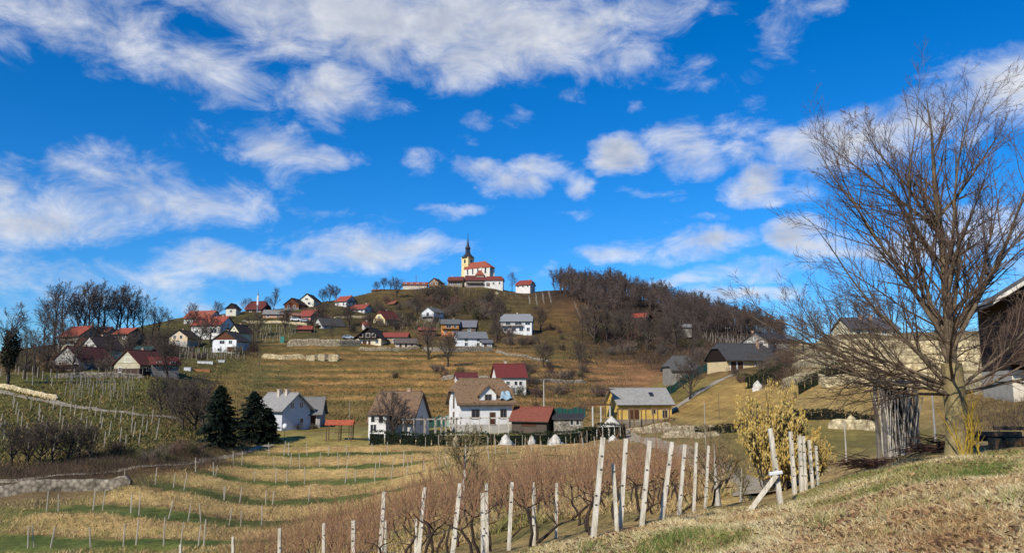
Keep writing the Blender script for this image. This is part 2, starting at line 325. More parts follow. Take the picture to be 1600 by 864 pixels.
# ---------------------------------------------------------------- the ground
def make_ground():
    fr = np.radians(np.linspace(-46, 46, 600)); bk = np.radians(np.linspace(46, 314, 70))[1:-1]; th = np.concatenate([fr, bk])
    rr = np.concatenate([[.6, 1.6, 2.8, 4.0], np.exp(np.linspace(math.log(5), math.log(18), 90))[:-1], np.exp(np.linspace(math.log(18), math.log(520), 345))[:-1], np.exp(np.linspace(math.log(520), math.log(4500), 26))])
    TH, RR = np.meshgrid(th, rr); X = (RR * np.sin(TH)).ravel(); Y = (RR * np.cos(TH)).ravel(); Z = gz(X, Y)
    Z = np.where(np.hypot(X, Y) > 1500, -25, Z)
    n, k = len(rr), len(th); I = np.arange(n * k).reshape(n, k); A = I[:-1]; B = I[1:]
    FQ = np.stack([A, np.roll(A, -1, 1), np.roll(B, -1, 1), B], -1).reshape(-1, 4)[:, ::-1]
    V = np.c_[X, Y, Z]; V = np.r_[V, [[0, 0, g1(0, 0)]]]; c = len(V) - 1
    # soil and plant cover by area
    S = [  # column, row, colour, reach across, reach down
     (1200,830,'b89a62',260,60),(1500,780,'b89c66',220,80),(1000,855,'b89e68',120,30),(1250,800,'a08e56',120,25),
     (700,715,'a28e56',200,28),(500,730,'938a4c',200,40),(300,800,'9c8e52',180,40),(100,840,'7a7a40',120,40),(250,850,'7a7a3c',120,25),(450,830,'a38a58',140,45),(60,775,'7d6b4a',100,16),
     (60,680,'55562f',160,40),(220,680,'56592f',120,35),(330,690,'5e5a34',70,30),(60,735,'5c4a34',160,16),(300,728,'6a5236',100,14),(150,600,'5d6030',120,22),(240,610,'565c30',50,30),
     (320,570,'56552f',90,18),(430,590,'5a5a34',50,30),(60,565,'6a5a3a',80,14),(180,545,'3f3d26',110,18),(330,540,'44482a',80,20),
     (600,600,'937645',190,35),(760,590,'8a6e44',110,30),(560,560,'75623a',150,18),(520,635,'76683c',120,25),(660,540,'665836',120,16),(420,515,'4d4c2d',90,22),(560,490,'4c462d',110,25),
     (640,470,'5a5030',80,20),(740,478,'5c5434',100,24),(800,505,'54502c',70,18),(860,500,'62502f',60,25),(920,480,'665036',60,20),(880,540,'5a5030',50,25),(960,540,'57492e',60,30),
     (960,590,'8a6a48',90,30),(880,610,'6f5c3a',80,25),(1060,560,'54432f',70,30),(1050,520,'3d352a',90,22),(1060,610,'6d6538',60,22),(1160,560,'5d5234',60,20),
     (1150,630,'9c864e',120,25),(1300,630,'a08a54',120,22),(1250,690,'80743f',150,25),(1400,690,'7c713f',80,18),(1560,640,'8a7448',70,28),(1350,565,'8f8460',120,25),(1500,560,'8a7f5c',90,25),
     (1000,475,'3a3128',160,30),(1150,520,'352d26',100,20),(900,455,'3a3128',60,12),(760,680,'7c7a4c',200,12),(1000,665,'7a6f47',60,12),(900,740,'8b7450',160,45)]
    px, py, cc = proj(X, Y, Z); ok = (Y > 4) & (cc > 1)
    px = np.where(ok, np.clip(px, -300, 1900), 1300); py = np.where(ok, np.clip(py, 400, 900), 850)
    W = np.zeros(len(X)); Cc = np.zeros((len(X), 3)); jx = fnoise(X / 9, Y / 9, 21, 3) * 22; jy = fnoise(X / 9, Y / 9, 22, 3) * 7
    for a, b, h, sx, sy in S:
        w = 1 / (((px + jx - a) / sx) ** 2 + ((py + jy - b) / sy) ** 2 + .03) ** 2.6; W += w; Cc += w[:, None] * np.array(h2(h))
    Cc /= W[:, None]
    def blend(C, wgt, h): wgt = np.clip(wgt, 0, 1)[:, None]; return C * (1 - wgt) + wgt * np.array(h2(h))
    t = tread(X, Y) % 1.0; fw = field_w(X, Y); nz = fnoise(X / 5, Y / 2.2, 31, 3); nz2 = fnoise(X / 1.7, Y / 1.7, 33, 3)
    Cc = blend(Cc, fw * (t < .5) * (.8 + .4 * nz), 'bfa068'); Cc = blend(Cc, fw * (t > .5) * (t < .96) * (.95 + .4 * nz), '5a6630')
    Cc = blend(Cc, fw * (t < .08) * .6, '6a5638')
    sw = slope_w(X, Y); q = (Z / 1.9 + .35 * fnoise(X / 30, Y / 30, 9, 2)) % 1.0; nb = fnoise(X / 26, Z / 1.1, 41, 3)
    Cc = blend(Cc, sw * (q < .4) * (.45 + .9 * nb), 'a98652'); Cc = blend(Cc, sw * (q > .5) * (.3 - .9 * nb), '5a5a30')
    far = np.clip((np.hypot(X, Y) - 60) / 100, 0, 1); st = fnoise(X / 17, Z / .8, 43, 4)
    Cc = Cc * (1 + .35 * st * far)[:, None]
    Cc = Cc * (1 + far[:, None] * np.array([.10, -.03, -.08]))
    Cc = Cc * (1 + .42 * far * np.clip(fnoise(X / 5.5, Z / .55, 47, 4), -.7, .8))[:, None]
    pat = fnoise(X / 2.3, Y / 2.3, 51, 4); near = np.clip((34 - np.hypot(X, Y)) / 10, 0, 1)
    Cc = blend(Cc, near * (pat - .25) * 1.4, '6e7038'); Cc = blend(Cc, near * (-pat - .2) * 1.4, '8f7048')
    band = near * np.clip(1 - np.abs(py - 850 + 12 * np.sin(px / 70)) / 14, 0, 1) * (px > 950); Cc = blend(Cc, band * (.5 + nz2), 'c9b684')
    Cc = Cc * (1 + .25 * nz2)[:, None]
    Cc = np.r_[np.clip(Cc, .01, .9), [[.2, .15, .08]]]
    m = np_mesh('ground', V, FQ, Cc, True)
    # centre cap under the camera
    g = put('ground', m, GROUND); g['kind'] = 'structure'
    cap = np_mesh('ground_cap', np.r_[V[:k], V[c:c + 1]], np.array([(i, (i + 1) % k, k) for i in range(k)])[:, ::-1], Cc[np.r_[0:k, c]], True)
    put('ground_patch', cap, GROUND, g)
def ground_mat():
    m = bpy.data.materials.new('earth_and_grass'); m.use_nodes = True; nt = m.node_tree; N = nt.nodes; L = nt.links; b = N['Principled BSDF']
    b.inputs['Roughness'].default_value = .95; b.inputs['Specular IOR Level'].default_value = .1
    a = N.new('ShaderNodeAttribute'); a.attribute_name = 'tone'; geo = N.new('ShaderNodeNewGeometry'); last = a.outputs['Color']; hgt = None
    for sc, st, lo, hi in ((.35, (1, 1, 3.5), .72, 1.25), (2.2, (1, 1, 2), .62, 1.35), (14, (1, 1, 1), .6, 1.4)):
        mp = N.new('ShaderNodeMapping'); mp.inputs['Scale'].default_value = st; L.new(geo.outputs['Position'], mp.inputs[0])
        t = N.new('ShaderNodeTexNoise'); t.inputs['Scale'].default_value = sc; t.inputs['Detail'].default_value = 6; t.inputs['Roughness'].default_value = .7; L.new(mp.outputs[0], t.inputs['Vector'])
        r = N.new('ShaderNodeMapRange'); r.inputs['From Min'].default_value = .3; r.inputs['From Max'].default_value = .7; r.inputs['To Min'].default_value = lo; r.inputs['To Max'].default_value = hi; L.new(t.outputs['Fac'], r.inputs['Value'])
        x = N.new('ShaderNodeMix'); x.data_type = 'RGBA'; x.blend_type = 'MULTIPLY'; x.inputs[0].default_value = 1; L.new(last, x.inputs[6]); L.new(r.outputs[0], x.inputs[7]); last = x.outputs[2]; hgt = t
    L.new(last, b.inputs['Base Color'])
    t = N.new('ShaderNodeTexNoise'); t.inputs['Scale'].default_value = 3.5; t.inputs['Detail'].default_value = 8; t.inputs['Roughness'].default_value = .75; L.new(geo.outputs['Position'], t.inputs['Vector'])
    bp = N.new('ShaderNodeBump'); bp.inputs['Strength'].default_value = .9; bp.inputs['Distance'].default_value = .22; L.new(t.outputs['Fac'], bp.inputs['Height']); L.new(bp.outputs[0], b.inputs['Normal'])
    return m
GROUND = ground_mat(); make_ground()
def ribbon(name, pts, width, material, lift=.06, label=None):
    """a road or path: pts are photo pixels on the ground or world (x, y)"""
    P = [hit(*p)[:2] if p[1] > 300 and len(p) == 2 else p[:2] for p in pts]; P = np.array(P, float)
    s = np.r_[0, np.cumsum(np.hypot(*np.diff(P, axis=0).T))]; n = max(8, int(s[-1] / 1.2)); u = np.linspace(0, s[-1], n)
    x = np.interp(u, s, P[:, 0]); y = np.interp(u, s, P[:, 1])
    for _ in range(6): x[1:-1] = (x[:-2] + x[1:-1] * 2 + x[2:]) / 4; y[1:-1] = (y[:-2] + y[1:-1] * 2 + y[2:]) / 4
    dx = np.gradient(x); dy = np.gradient(y); l = np.hypot(dx, dy) + 1e-9; nx, ny = -dy / l, dx / l; wv = width * (1 + .18 * fnoise(u / 4, u * 0, 3, 2)); V = []; K = 5
    for j in range(K):
        o = (j / (K - 1) - .5) * wv; X = x + nx * o; Y = y + ny * o; V.append(np.c_[X, Y, gz(X, Y) + lift + (.05 if 0 < j < K - 1 else 0)])
    V = np.stack(V, 1).reshape(-1, 3); Fc = [(i * K + j, i * K + j + 1, (i + 1) * K + j + 1, (i + 1) * K + j) for i in range(n - 1) for j in range(K - 1)]
    o = put(name, np_mesh(name, V, np.array(Fc), None, True), material); o['kind'] = 'structure'; return o
DIRT = mat('pale_dirt', h2('b3a68e'), h2('8f8064'), 1.3, .95, .03, 8, world=True)
GRAVEL = mat('grey_gravel', h2('a89c88'), h2('857a66'), 2.0, .95, .03, 12, world=True)
ribbon('dirt_road', [(975,676),(1020,690),(1070,708),(1120,735),(1165,760),(1210,772)], 3.0, DIRT)
ribbon('dirt_road', [(1040,648),(1070,628),(1110,604),(1150,586)], 3.2, GRAVEL, .08)
ribbon('path', [(0,752),(120,742),(230,732),(330,718),(390,706),(425,696)], 1.3, DIRT, .05)
ribbon('path', [(-40,604),(0,611),(60,626),(130,639),(200,648),(275,655)], 1.7, GRAVEL, .06)
ribbon('path', [(380,503),(430,506),(480,508)], 3.0, GRAVEL, .15)
# ---------------------------------------------------------------- houses
_WIN = {}
def window(root, W, L, face, u, z, w, h, frame, name='window', shutter=None):
    """a window (or door) standing proud of a wall; u along the wall from its middle, z of its lower edge"""
    key = (round(w, 2), round(h, 2), frame.name, name)
    if key not in _WIN:
        t = min(.11, w * .14); a = MB(); a.box(-w / 2 - t, w / 2 + t, -.07, .02, -t, 0).box(-w / 2 - t, w / 2 + t, -.07, .02, h, h + t).box(-w / 2 - t, -w / 2, -.068, .02, 0, h).box(w / 2, w / 2 + t, -.068, .02, 0, h)
        if name == 'window' and w > .7: a.box(-.03, .03, -.05, .02, 0, h)
        b = MB(); b.box(-w / 2, w / 2, -.03, .015, 0, h); m1 = a.mesh(name); m1.materials.append(frame); m2 = b.mesh('pane'); m2.materials.append(GLASS if name == 'window' else wood('5a3a26')); _WIN[key] = (m1, m2)
    m1, m2 = _WIN[key]; rz = {'F': 0, 'R': math.pi / 2, 'B': math.pi, 'L': -math.pi / 2}[face]
    loc = {'F': (u, -W / 2, z), 'B': (-u, W / 2, z), 'R': (L / 2, u, z), 'L': (-L / 2, -u, z)}[face]
    o = put(name, m1, None, root, loc, rz); p = put('pane' if name == 'window' else 'leaf', m2, None, o)
    if shutter:
        for s in (-1, 1): MB().box(s * (w / 2 + .14) - .0 if s > 0 else -w / 2 - .14 - w * .42, s * (w / 2 + .14) + w * .42 if s > 0 else -w / 2 - .14, -.09, .01, -.05, h + .05).build('shutter', shutter, o)
    return o
def roof_polys(L, W, H, pitch, o, og, cut, sag=0):
    tp = math.tan(rad(pitch)); y0 = W / 2 + o; z0 = H - o * tp; zr = H + W / 2 * tp; X = L / 2 + og; yc = cut * y0; zc = zr - yc * tp; e = yc * .75 if cut else 0
    rl, rr = (-X + e, 0, zr), (X - e, 0, zr)
    fr = [(-X, -y0, z0), (X, -y0, z0)] + ([(X, -yc, zc)] if cut and cut < 1 else []) + [rr, rl] + ([(-X, -yc, zc)] if cut and cut < 1 else [])
    bk = [(X, y0, z0), (-X, y0, z0)] + ([(-X, yc, zc)] if cut and cut < 1 else []) + [rl, rr] + ([(X, yc, zc)] if cut and cut < 1 else [])
    P = [fr, bk]
    if cut: P += [[(X, -yc, zc), (X, yc, zc), rr], [(-X, yc, zc), (-X, -yc, zc), rl]]
    return P, zr
def house(name, label, px, py, d, L, W, H, pitch=38, yaw=0, wall='e6e0d2', roof='8a4a34', cut=0, o=.5, og=.45, th=.16, win=None, chim=((.2, .25),), lower=None, gable=None, balcony=None, frame='e8e4da', group=None, cat='house', floors=None, doors=(), shutter=None, z=None, back=.5, dormer=None):
    x, y, zz = at(px, py, d); cz = max(zz, g1(x, y) - .4) if z is None else z
    y += back * W * abs(math.cos(rad(yaw))) + back * L * abs(math.sin(rad(yaw))); x = x / d * y
    root = empty(name, (x, y, cz), rad(yaw), label, cat, group); wm = paint(wall) if isinstance(wall, str) else wall; rm = tiles(roof) if isinstance(roof, str) else roof
    tp = math.tan(rad(pitch)); zr = H + W / 2 * tp; yc = cut * W / 2; zc = zr - yc * tp if cut else zr; b = MB(); D = -3.0
    prof = [(-W / 2, D), (W / 2, D), (W / 2, H)] + ([(yc, zc), (-yc, zc)] if cut and cut < 1 else [(0, zr)] if not cut else []) + [(-W / 2, H)]
    b.poly([(L / 2, a, c) for a, c in prof]); b.poly([(-L / 2, a, c) for a, c in reversed(prof)])
    b.poly([(-L / 2, -W / 2, D), (L / 2, -W / 2, D), (L / 2, -W / 2, H), (-L / 2, -W / 2, H)]); b.poly([(L / 2, W / 2, D), (-L / 2, W / 2, D), (-L / 2, W / 2, H), (L / 2, W / 2, H)])
    b.build('wall', wm, root)
    P, zr = roof_polys(L, W, H, pitch, o, og, cut); r = MB().thick([[(a, c, e + th + .02) for a, c, e in q] for q in P], th).build('roof', rm, root)
    MB().bar((-L / 2 - og + (yc * .75 if cut else 0), 0, zr + th + .03), (L / 2 + og - (yc * .75 if cut else 0), 0, zr + th + .03), .11, n=6).build('ridge', rm, r)
    zf = H - o * tp + .02
    for s in (-1, 1): MB().bar((-L / 2 - og, s * (W / 2 + o + .05), zf), (L / 2 + og, s * (W / 2 + o + .05), zf), .08, n=6).build('gutter', flat('4a4542'), r)
    for cx, cy in chim:
        c = MB().box(cx * L - .28, cx * L + .28, cy * W - .28, cy * W + .28, zr - 1.6, zr + .75).box(cx * L - .36, cx * L + .36, cy * W - .36, cy * W + .36, zr + .75, zr + .87).build('chimney', flat('b09078') if not isinstance(roof, str) or roof < '7' else flat('c9b8a4'), r)
    fm = flat(frame)
    if lower: MB().box(-L / 2 - .04, L / 2 + .04, -W / 2 - .04, W / 2 + .04, D, lower[0]).build('base_wall', paint(lower[1]) if isinstance(lower[1], str) else lower[1], root)
    if gable:                                  # timber cladding of the gable ends
        gm = wood(gable[1]); z1 = gable[0]; yy = W / 2 if z1 <= H else (zr - z1) / tp
        for s in (-1, 1):
            q = [(-yy, max(z1, D)), (yy, z1)] + ([(W / 2, H)] if z1 < H else []) + ([(yc, zc - .02), (-yc, zc - .02)] if cut and cut < 1 else [(0, zr - .02)]) + ([(-W / 2, H)] if z1 < H else [])
            g = MB(); g.poly([(s * (L / 2 + .06), a, c) for a, c in (q if s > 0 else q[::-1])]); g.poly([(s * (L / 2 + .005), a, c) for a, c in (q[::-1] if s > 0 else q)]); g.box(min(s * (L / 2 + .01), s * (L / 2 + .08)), max(s * (L / 2 + .01), s * (L / 2 + .08)), -yy, yy, z1 - .1, z1); g.build('gable_cladding', gm, root)
    if win is None:
        win = []; nf = floors or max(1, int(H / 2.5)); nx = max(2, int(L / 2.8)); vis = 'R' if yaw < 0 else 'L'
        for k in range(nf):
            for i in range(nx): win.append(('F', (i + .5 - nx / 2) * L / nx, 1.0 + 2.6 * k, .95, 1.2))
            for i in (-1, 1): win.append((vis, i * W * .24, 1.0 + 2.6 * k, .9, 1.2))
        if W > 5 and pitch > 30: win.append((vis, 0, H + .35, .8, 1.0))
    sm = flat(shutter) if shutter else None
    for q in win: window(root, W, L, q[0], q[1], q[2], q[3], q[4], fm, 'window', sm)
    for q in doors: window(root, W, L, q[0], q[1], q[2], q[3], q[4], fm, 'door')
    for q in (balcony or ()):                  # face, u, z, width, depth, colour
        f, u, bz, bw, bd, col = q; bm_ = wood(col); rz = {'F': 0, 'R': math.pi / 2, 'B': math.pi, 'L': -math.pi / 2}[f]; loc = {'F': (u, -W / 2, bz), 'R': (L / 2, u, bz), 'L': (-L / 2, -u, bz), 'B': (-u, W / 2, bz)}[f]
        bo = MB().box(-bw / 2, bw / 2, -bd, .02, -.15, 0).build('balcony', bm_, root, loc, rz); ra = MB().box(-bw / 2, bw / 2, -bd, -bd + .06, .85, .95)
        for i in range(int(bw / .3) + 1): xx = -bw / 2 + .04 + i * (bw - .08) / int(bw / .3); ra.box(xx - .05, xx + .05, -bd + .01, -bd + .05, 0, .85)
        for s in (-1, 1): ra.box(s * bw / 2 - .04, s * bw / 2 + .04, -bd, 0, .84, .93)
        ra.build('railing', bm_, bo)
    if dormer:                                 # u, width, sill height: a small cross gable on the front slope
        u, dw, dz, dh = dormer; yf = -W / 2 - .25; yb = -W / 2 + (dz + dh + dw / 2 * .9 - H) / tp + .4; zt = dz + dh + dw / 2 * .95
        q = [(-dw / 2, dz - .6), (dw / 2, dz - .6), (dw / 2, dz + dh), (0, zt), (-dw / 2, dz + dh)]; m = MB(); m.poly([(u + a, yf, c) for a, c in q])
        m.poly([(u - dw / 2, yf, dz - .6), (u - dw / 2, yf, dz + dh), (u - dw / 2, yb, dz + dh), (u - dw / 2, yb, dz - .6)]); m.poly([(u + dw / 2, yf, dz + dh), (u + dw / 2, yf, dz - .6), (u + dw / 2, yb, dz - .6), (u + dw / 2, yb, dz + dh)])
        dm = m.build('dormer', wm, root); ov = .45; k = (zt - dz - dh) / (dw / 2); lo = dz + dh - ov * k
        MB().thick([[(u - dw / 2 - ov, yf - .4, lo + th), (u, yf - .4, zt + th), (u, yb + .6, zt + th), (u - dw / 2 - ov, yb + .2, lo + th)], [(u, yf - .4, zt + th), (u + dw / 2 + ov, yf - .4, lo + th), (u + dw / 2 + ov, yb + .2, lo + th), (u, yb + .6, zt + th)]], th).build('dormer_roof', rm, dm)
        wo = window(root, W, L, 'F', u, dz, dw * .36, dh * .95, fm); wo.location.y = yf
    return root
HG = 'village houses on the hillside'
def hs(*a, **k): k.setdefault('group', HG); return house(*a, **k)
# upper slope, left to right
hs('hillside_house', 'red-roofed house half hidden by bare trees at the far left of the village', 126, 546, 235, 10, 8, 4.2, 36, -28, 'a39a86', '9a4630', balcony=[('F', 0, 2.5, 6, 1, '4a3a2c')])
hs('garden_shed', 'tiny red-roofed shed behind the leftmost village house', 165, 528, 250, 4, 4, 2, 35, -10, '8f8778', '984432', chim=(), cat='shed')
hs('hillside_house', 'low house with flat red roof among bushes near the left trees', 200, 534, 245, 6, 6, 2.6, 30, -20, '5f564a', 'a04a34', chim=())
hs('hillside_house', 'dark-roofed house with white gable and round satellite dish above the left vineyard', 158, 560, 212, 8, 7, 2.8, 42, 68, 'd8cfa8', '4a3a34', gable=(3.0, 'd8d4c8'), balcony=[('L', 0, 2.6, 6, 1, '6a4c40')])
hs('hillside_house', 'small brown gabled house squeezed between the two left dark-roofed houses', 141, 553, 218, 6, 5, 2.4, 40, 60, '6d4a3a', '74402f', chim=())
hs('hillside_house', 'long house with dark red roof and open terrace at the lower left', 131, 580, 188, 10, 9, 2.6, 36, 70, '8d8a84', '5c342c', gable=(3.2, 'a8a49a'), lower=(1.6, '77716a'), balcony=[('L', 0, 1.6, 8, 1.4, '7a6c5c')])
hs('hillside_house', 'house with sweeping dark red roof and blue gable window at the lower left', 222, 585, 182, 9, 8, 2.4, 38, 68, 'b6ad90', '66362e', gable=(2.8, 'c9c2a6'), lower=(1.4, '4a3a32'), win=[('L', .2, 2.9, 1.8, 1.1), ('L', -2, .6, 1, 1), ('F', -2, .9, 1, 1), ('F', 1.5, .9, 1, 1)])
hs('annex', 'low red-roofed annex beside the house with the blue gable window', 254, 580, 184, 6, 5, 1.8, 30, 38, '8b8580', '7d382f', chim=(), cat='annex')
hs('green_shed', 'little green-roofed shed behind the lower left houses', 226, 560, 205, 4, 3.5, 2.0, 30, 0, '33463c', '2f4a44', chim=(), win=[], cat='shed')
hs('hillside_house', 'cream house with rounded dark gable and red door at the left', 288, 541, 265, 8, 6.6, 3.2, 34, 82, 'dcc7a4', '4a4038', o=.7, lower=(1.6, 'b9b4a8'), win=[('L', -1.3, 2.6, .9, 1.1), ('L', 1.0, 2.6, .9, 1.1)], doors=[('L', 0, 0, 1.4, 1.9)])
hs('hillside_house', 'large white house under the wide bright orange roof', 333, 524, 284, 12, 9, 4.0, 34, -14, 'e4e2dc', 'a8482f', win=[('F', 3.4, .9, 2.2, 1.5), ('F', 0, .9, 1, 1.2), ('F', -4, .9, 1, 1.2), ('R', 0, 1, 2, 2), ('R', 0, 3.6, 1, 1)])
hs('hillside_house', 'brownish tiled roof rising behind the bright orange roof', 316, 512, 305, 11, 8, 3.6, 34, -12, 'ded8cc', 'a5543a')
hs('hillside_house', 'white chalet with brown wooden gable and garage facing the valley', 360, 551, 254, 9, 8, 4.2, 34, 84, 'e8e8e6', '4c443e', o=.9, gable=(4.3, '6b4430'), win=[('L', -.8, 2.9, 1.6, 1.0), ('L', 2.0, 2.9, 1.1, 1.0), ('L', -1.6, .5, 1.2, 1.0)], doors=[('L', 2.2, .2, 2.4, 1.7)])
hs('hillside_house', 'narrow cream gable house with steep roof behind the white chalet', 375, 533, 268, 7, 3.8, 3.4, 50, 72, 'ded6b4', '4a3f36', win=[('L', -.7, 2.6, .6, .9), ('L', .7, 2.6, .6, .9), ('L', 0, 3.9, .5, .5)])
hs('hillside_house', 'small tower-like white house with dark gabled roof on the ridge', 364, 502, 335, 5, 4.4, 3.6, 42, 86, 'd8d2be', '3a302c', gable=(3.4, '3c302a'), win=[('L', 0, 1.9, .9, 1)], chim=())
hs('barn', 'dark red hip-roofed barn on the ridge beside the tall mast', 403, 499, 345, 8.5, 7, 1.9, 45, -6, '5a4438', '6e322c', cut=.55, chim=(), win=[('F', -2, .6, 1, 1), ('F', 2, .6, 1, 1)], cat='barn')
hs('hillside_house', 'low pink house with pale grey roof along the ridge road', 428, 502, 330, 8, 6, 2.2, 30, 8, 'd8a48a', '8d8880', chim=())
hs('garage', 'dark little garage next to the pink house', 446, 501, 331, 4, 4, 2.0, 28, 60, 'b08a7c', '55483f', chim=(), win=[], doors=[('L', 0, 0, 2.2, 1.8)], cat='garage')
hs('hillside_house', 'pink house with bright red roof and porch beside parked cars', 484, 505, 325, 7.5, 7, 2.8, 36, -30, 'cc8f78', '984332', balcony=[('R', 0, 1.6, 4, 1, '4a3a30')])
hs('annex', 'pale pink flat annex left of the red-roofed pink house', 463, 503, 326, 5, 5, 2.4, 22, 30, 'd6ac92', 'a06a54', chim=(), cat='annex')
hs('hillside_house', 'brown wooden gable house on the ridge', 462, 483, 352, 8, 7, 2.4, 36, 78, '7a4a30', '40312a', gable=(1.6, '6a3f28'), win=[('L', -1.4, .5, 1, 1.2), ('L', 1.4, .5, 1, 1.2)], lower=(.6, '8b857a'))
hs('hillside_house', 'white gable house with dark roof on the ridge next to the brown one', 484, 480, 360, 8, 7, 3.4, 38, 82, 'e0dcc8', '42352e', win=[('L', -1.4, 1.3, 1.1, 1.1), ('L', 1.3, 1.3, 1.2, 1.1), ('L', 0, 3.4, 1.3, .8)])
hs('hillside_house', 'white house with orange roof at the crest of the left ridge', 540, 480, 357, 7, 6.4, 3.0, 36, -32, 'e4e2de', 'a64a32', balcony=[('R', 0, 2.6, 5, .9, '3c2f2a')])
hs('hillside_house', 'bungalow with orange roof and white wall below the ridge', 564, 495, 345, 8.5, 6, 2.3, 34, -28, 'dedbd2', '9a4632', lower=(.5, 'c8c4ba'))
hs('hillside_house', 'house with grey roof and white gable above the stone wall', 514, 521, 310, 9.5, 7.5, 2.2, 38, 38, 'b9b6ae', '4e4b48', gable=(2.3, 'd5d2c6'), balcony=[('L', 0, 1.9, 5.5, 1, '4c4038')])
hs('garden_shed', 'small red-roofed shed above the long stone wall', 476, 529, 300, 5, 4, 1.6, 30, 10, '7d5a48', '9a4030', chim=(), win=[], cat='shed')
hs('hillside_house', 'cream gable house with red roof and wooden balcony', 604, 511, 325, 8.5, 7, 3.4, 45, 52, 'e2d2a0', '6e332a', cut=.3, balcony=[('L', 0, 2.5, 3.4, .9, 'a86a48')])
hs('garden_shed', 'tiny orange-roofed hut with white chimney above the chalet', 572, 513, 312, 2.6, 2.4, 1.6, 38, 30, 'd9cfc4', '984432', cat='hut', win=[])
hs('garden_shed', 'small brown-roofed hut alone on the upper slope', 614, 480, 365, 4, 3.4, 1.3, 34, -30, '6d5444', '8e5038', chim=(), win=[], cat='hut')
hs('chalet', 'big chalet with black timber gable and cream ground floor', 582, 544, 284, 10, 10, 2.8, 37, 80, 'e0d2ae', '3a322e', gable=(2.7, '2a2220'), o=.8, og=.9, win=[('L', -2.6, 3.2, 1.2, 1.2), ('L', 0, 3.2, 1.4, 1.3), ('L', 2.2, 3.2, 1.2, 1.2), ('L', 3.4, .9, 1.0, 1.1), ('L', -3, .8, 1.4, 1.1)], doors=[('L', .6, 0, 1.0, 2.0), ('L', -1.2, 0, 1.6, 1.9)], balcony=[('L', 0, 2.7, 7, 1.2, '3a2a22')])
hs('annex', 'red-roofed wing joined to the black-gabled chalet', 619, 539, 290, 9, 6, 3.0, 26, -4, 'a89478', '984432', chim=(), cat='annex')
hs('annex', 'low outbuilding with weathered roof and red doors beside the chalet', 634, 544, 282, 7.5, 5, 2.0, 30, 10, 'cfb7a4', '6b5f56', chim=(), win=[], doors=[('F', -2, 0, .9, 1.6), ('F', 0, 0, .9, 1.6), ('F', 2, 0, .9, 1.6)], cat='annex')
hs('hillside_house', 'white upper-floor house with grey roof and stone base in the thicket below the church', 676, 503, 336, 7, 6.5, 4.4, 32, 58, 'd8d8d6', '6d6a66', lower=(2.2, '6d655c'), win=[('L', 0, 2.6, 1.4, 1.6), ('L', 1, .4, 1.2, 1.2), ('F', 0, 2.8, 1, 1)], balcony=[('L', 0, 2.3, 5.5, .9, '4a4440')])
hs('garden_shed', 'rust-red roof of a shed among bushes left of the orange house', 667, 520, 305, 6, 4, 1.2, 22, 4, '6a4a3a', '9a5038', chim=(), win=[], cat='shed')
hs('hillside_house', 'orange-walled two-storey house with slate roof and long wooden balcony', 703, 524, 308, 6.8, 6, 4.6, 30, 6, 'd89a58', '6b6b6a', balcony=[('F', 0, 2.5, 6.4, .9, '5a2f20')], win=[('F', -.6, 3.0, 1.8, 1.3), ('F', 1.9, 3.0, 1, 1.2), ('F', -1.8, .6, 1, 1.1), ('F', 1.4, .6, 1, 1.1)], lower=(1.2, 'c8784a'))
hs('barn', 'barn with wide plain slate roof next to the orange house', 731, 519, 310, 6.8, 7, 2.2, 36, -3, '6a5a4c', '76767a', chim=(), win=[('F', 1, .5, 1, 1)], cat='barn')
hs('hillside_house', 'long white house with slate roof and black windows in two rows', 735, 543, 284, 11, 6.5, 3.6, 34, 14, 'ecebe6', '7a7b7c', chim=(), win=[('F', -2.2, .6, 1.1, 1.2), ('F', -2.2, 2.3, 1.1, 1.0), ('F', 2.2, .6, 1.1, 1.2), ('F', 2.2, 2.3, 1.1, 1.0), ('L', 0, 2.6, 1, 1.2)], lower=(.5, '5a5a5c'), balcony=[('L', 0, 2.3, 5, 1, '2f2a28')])
hs('annex', 'small white lean-to with curved grey roof at the end of the long white house', 760, 545, 283, 3.6, 3.4, 2.0, 28, 10, 'dcdad4', '6b6c70', chim=(), win=[], doors=[('F', -.6, 0, 1, 1.7)], cat='annex')
hs('hillside_house', 'white house with pale half-hipped roof and long balcony right of the village', 808, 519, 318, 12.5, 8, 4.6, 36, -5, 'e4e3df', '8a8c8c', cut=.4, chim=((.0, .1),), win=[('F', -4.2, .5, 1.5, 1.4), ('F', -1, .5, 1.6, 1.4), ('F', 2, .5, 1.6, 1.4), ('F', 4.8, .5, 1.2, 1.4), ('F', -3.4, 3, 1.8, 1.3), ('F', .8, 3, 2.6, 1.3), ('F', 4.6, 3, 2, 1.1)], balcony=[('F', -1.6, 2.6, 8.8, 1.1, '6a5a4e')])
hs('red_hut', 'red-roofed hut at the edge of the dark forest', 1002, 504, 372, 8, 6, 2.2, 34, -38, '5a4034', 'b0462c', chim=(), win=[('R', 0, .6, 1.4, 1)], cat='hut', gable=(1.2, '4a3228'))
hs('garden_shed', 'small grey-roofed shed in the brush below the forest', 1071, 516, 335, 4.4, 3.6, 1.4, 30, 0, '8b8278', '8f8d88', chim=(), win=[], cat='shed')
hs('hillside_house', 'grey thatched hip-roofed cottage beside the netting fence', 1063, 589, 200, 7, 6.5, 2.0, 44, 10, '8d877c', '5e5b56', cut=.7, chim=(), win=[('F', 1.8, .5, .9, 1.0)], th=.3)
hs('farmhouse', 'long farmhouse with broad dark slate roof and double glass doors', 1158, 579, 182, 13, 8.5, 3.0, 38, 16, 'd2bb8e', '4b4a4a', cut=.3, o=.9, gable=(2.2, '2c211c'), win=[('F', 1.6, 1.1, .9, 1), ('F', 4, 1.1, .9, 1)], doors=[('F', -4.6, 0, 1.5, 2.1), ('F', -2.8, 0, 1.5, 2.1)], frame='e8e8ea', chim=((.3, -.15),))
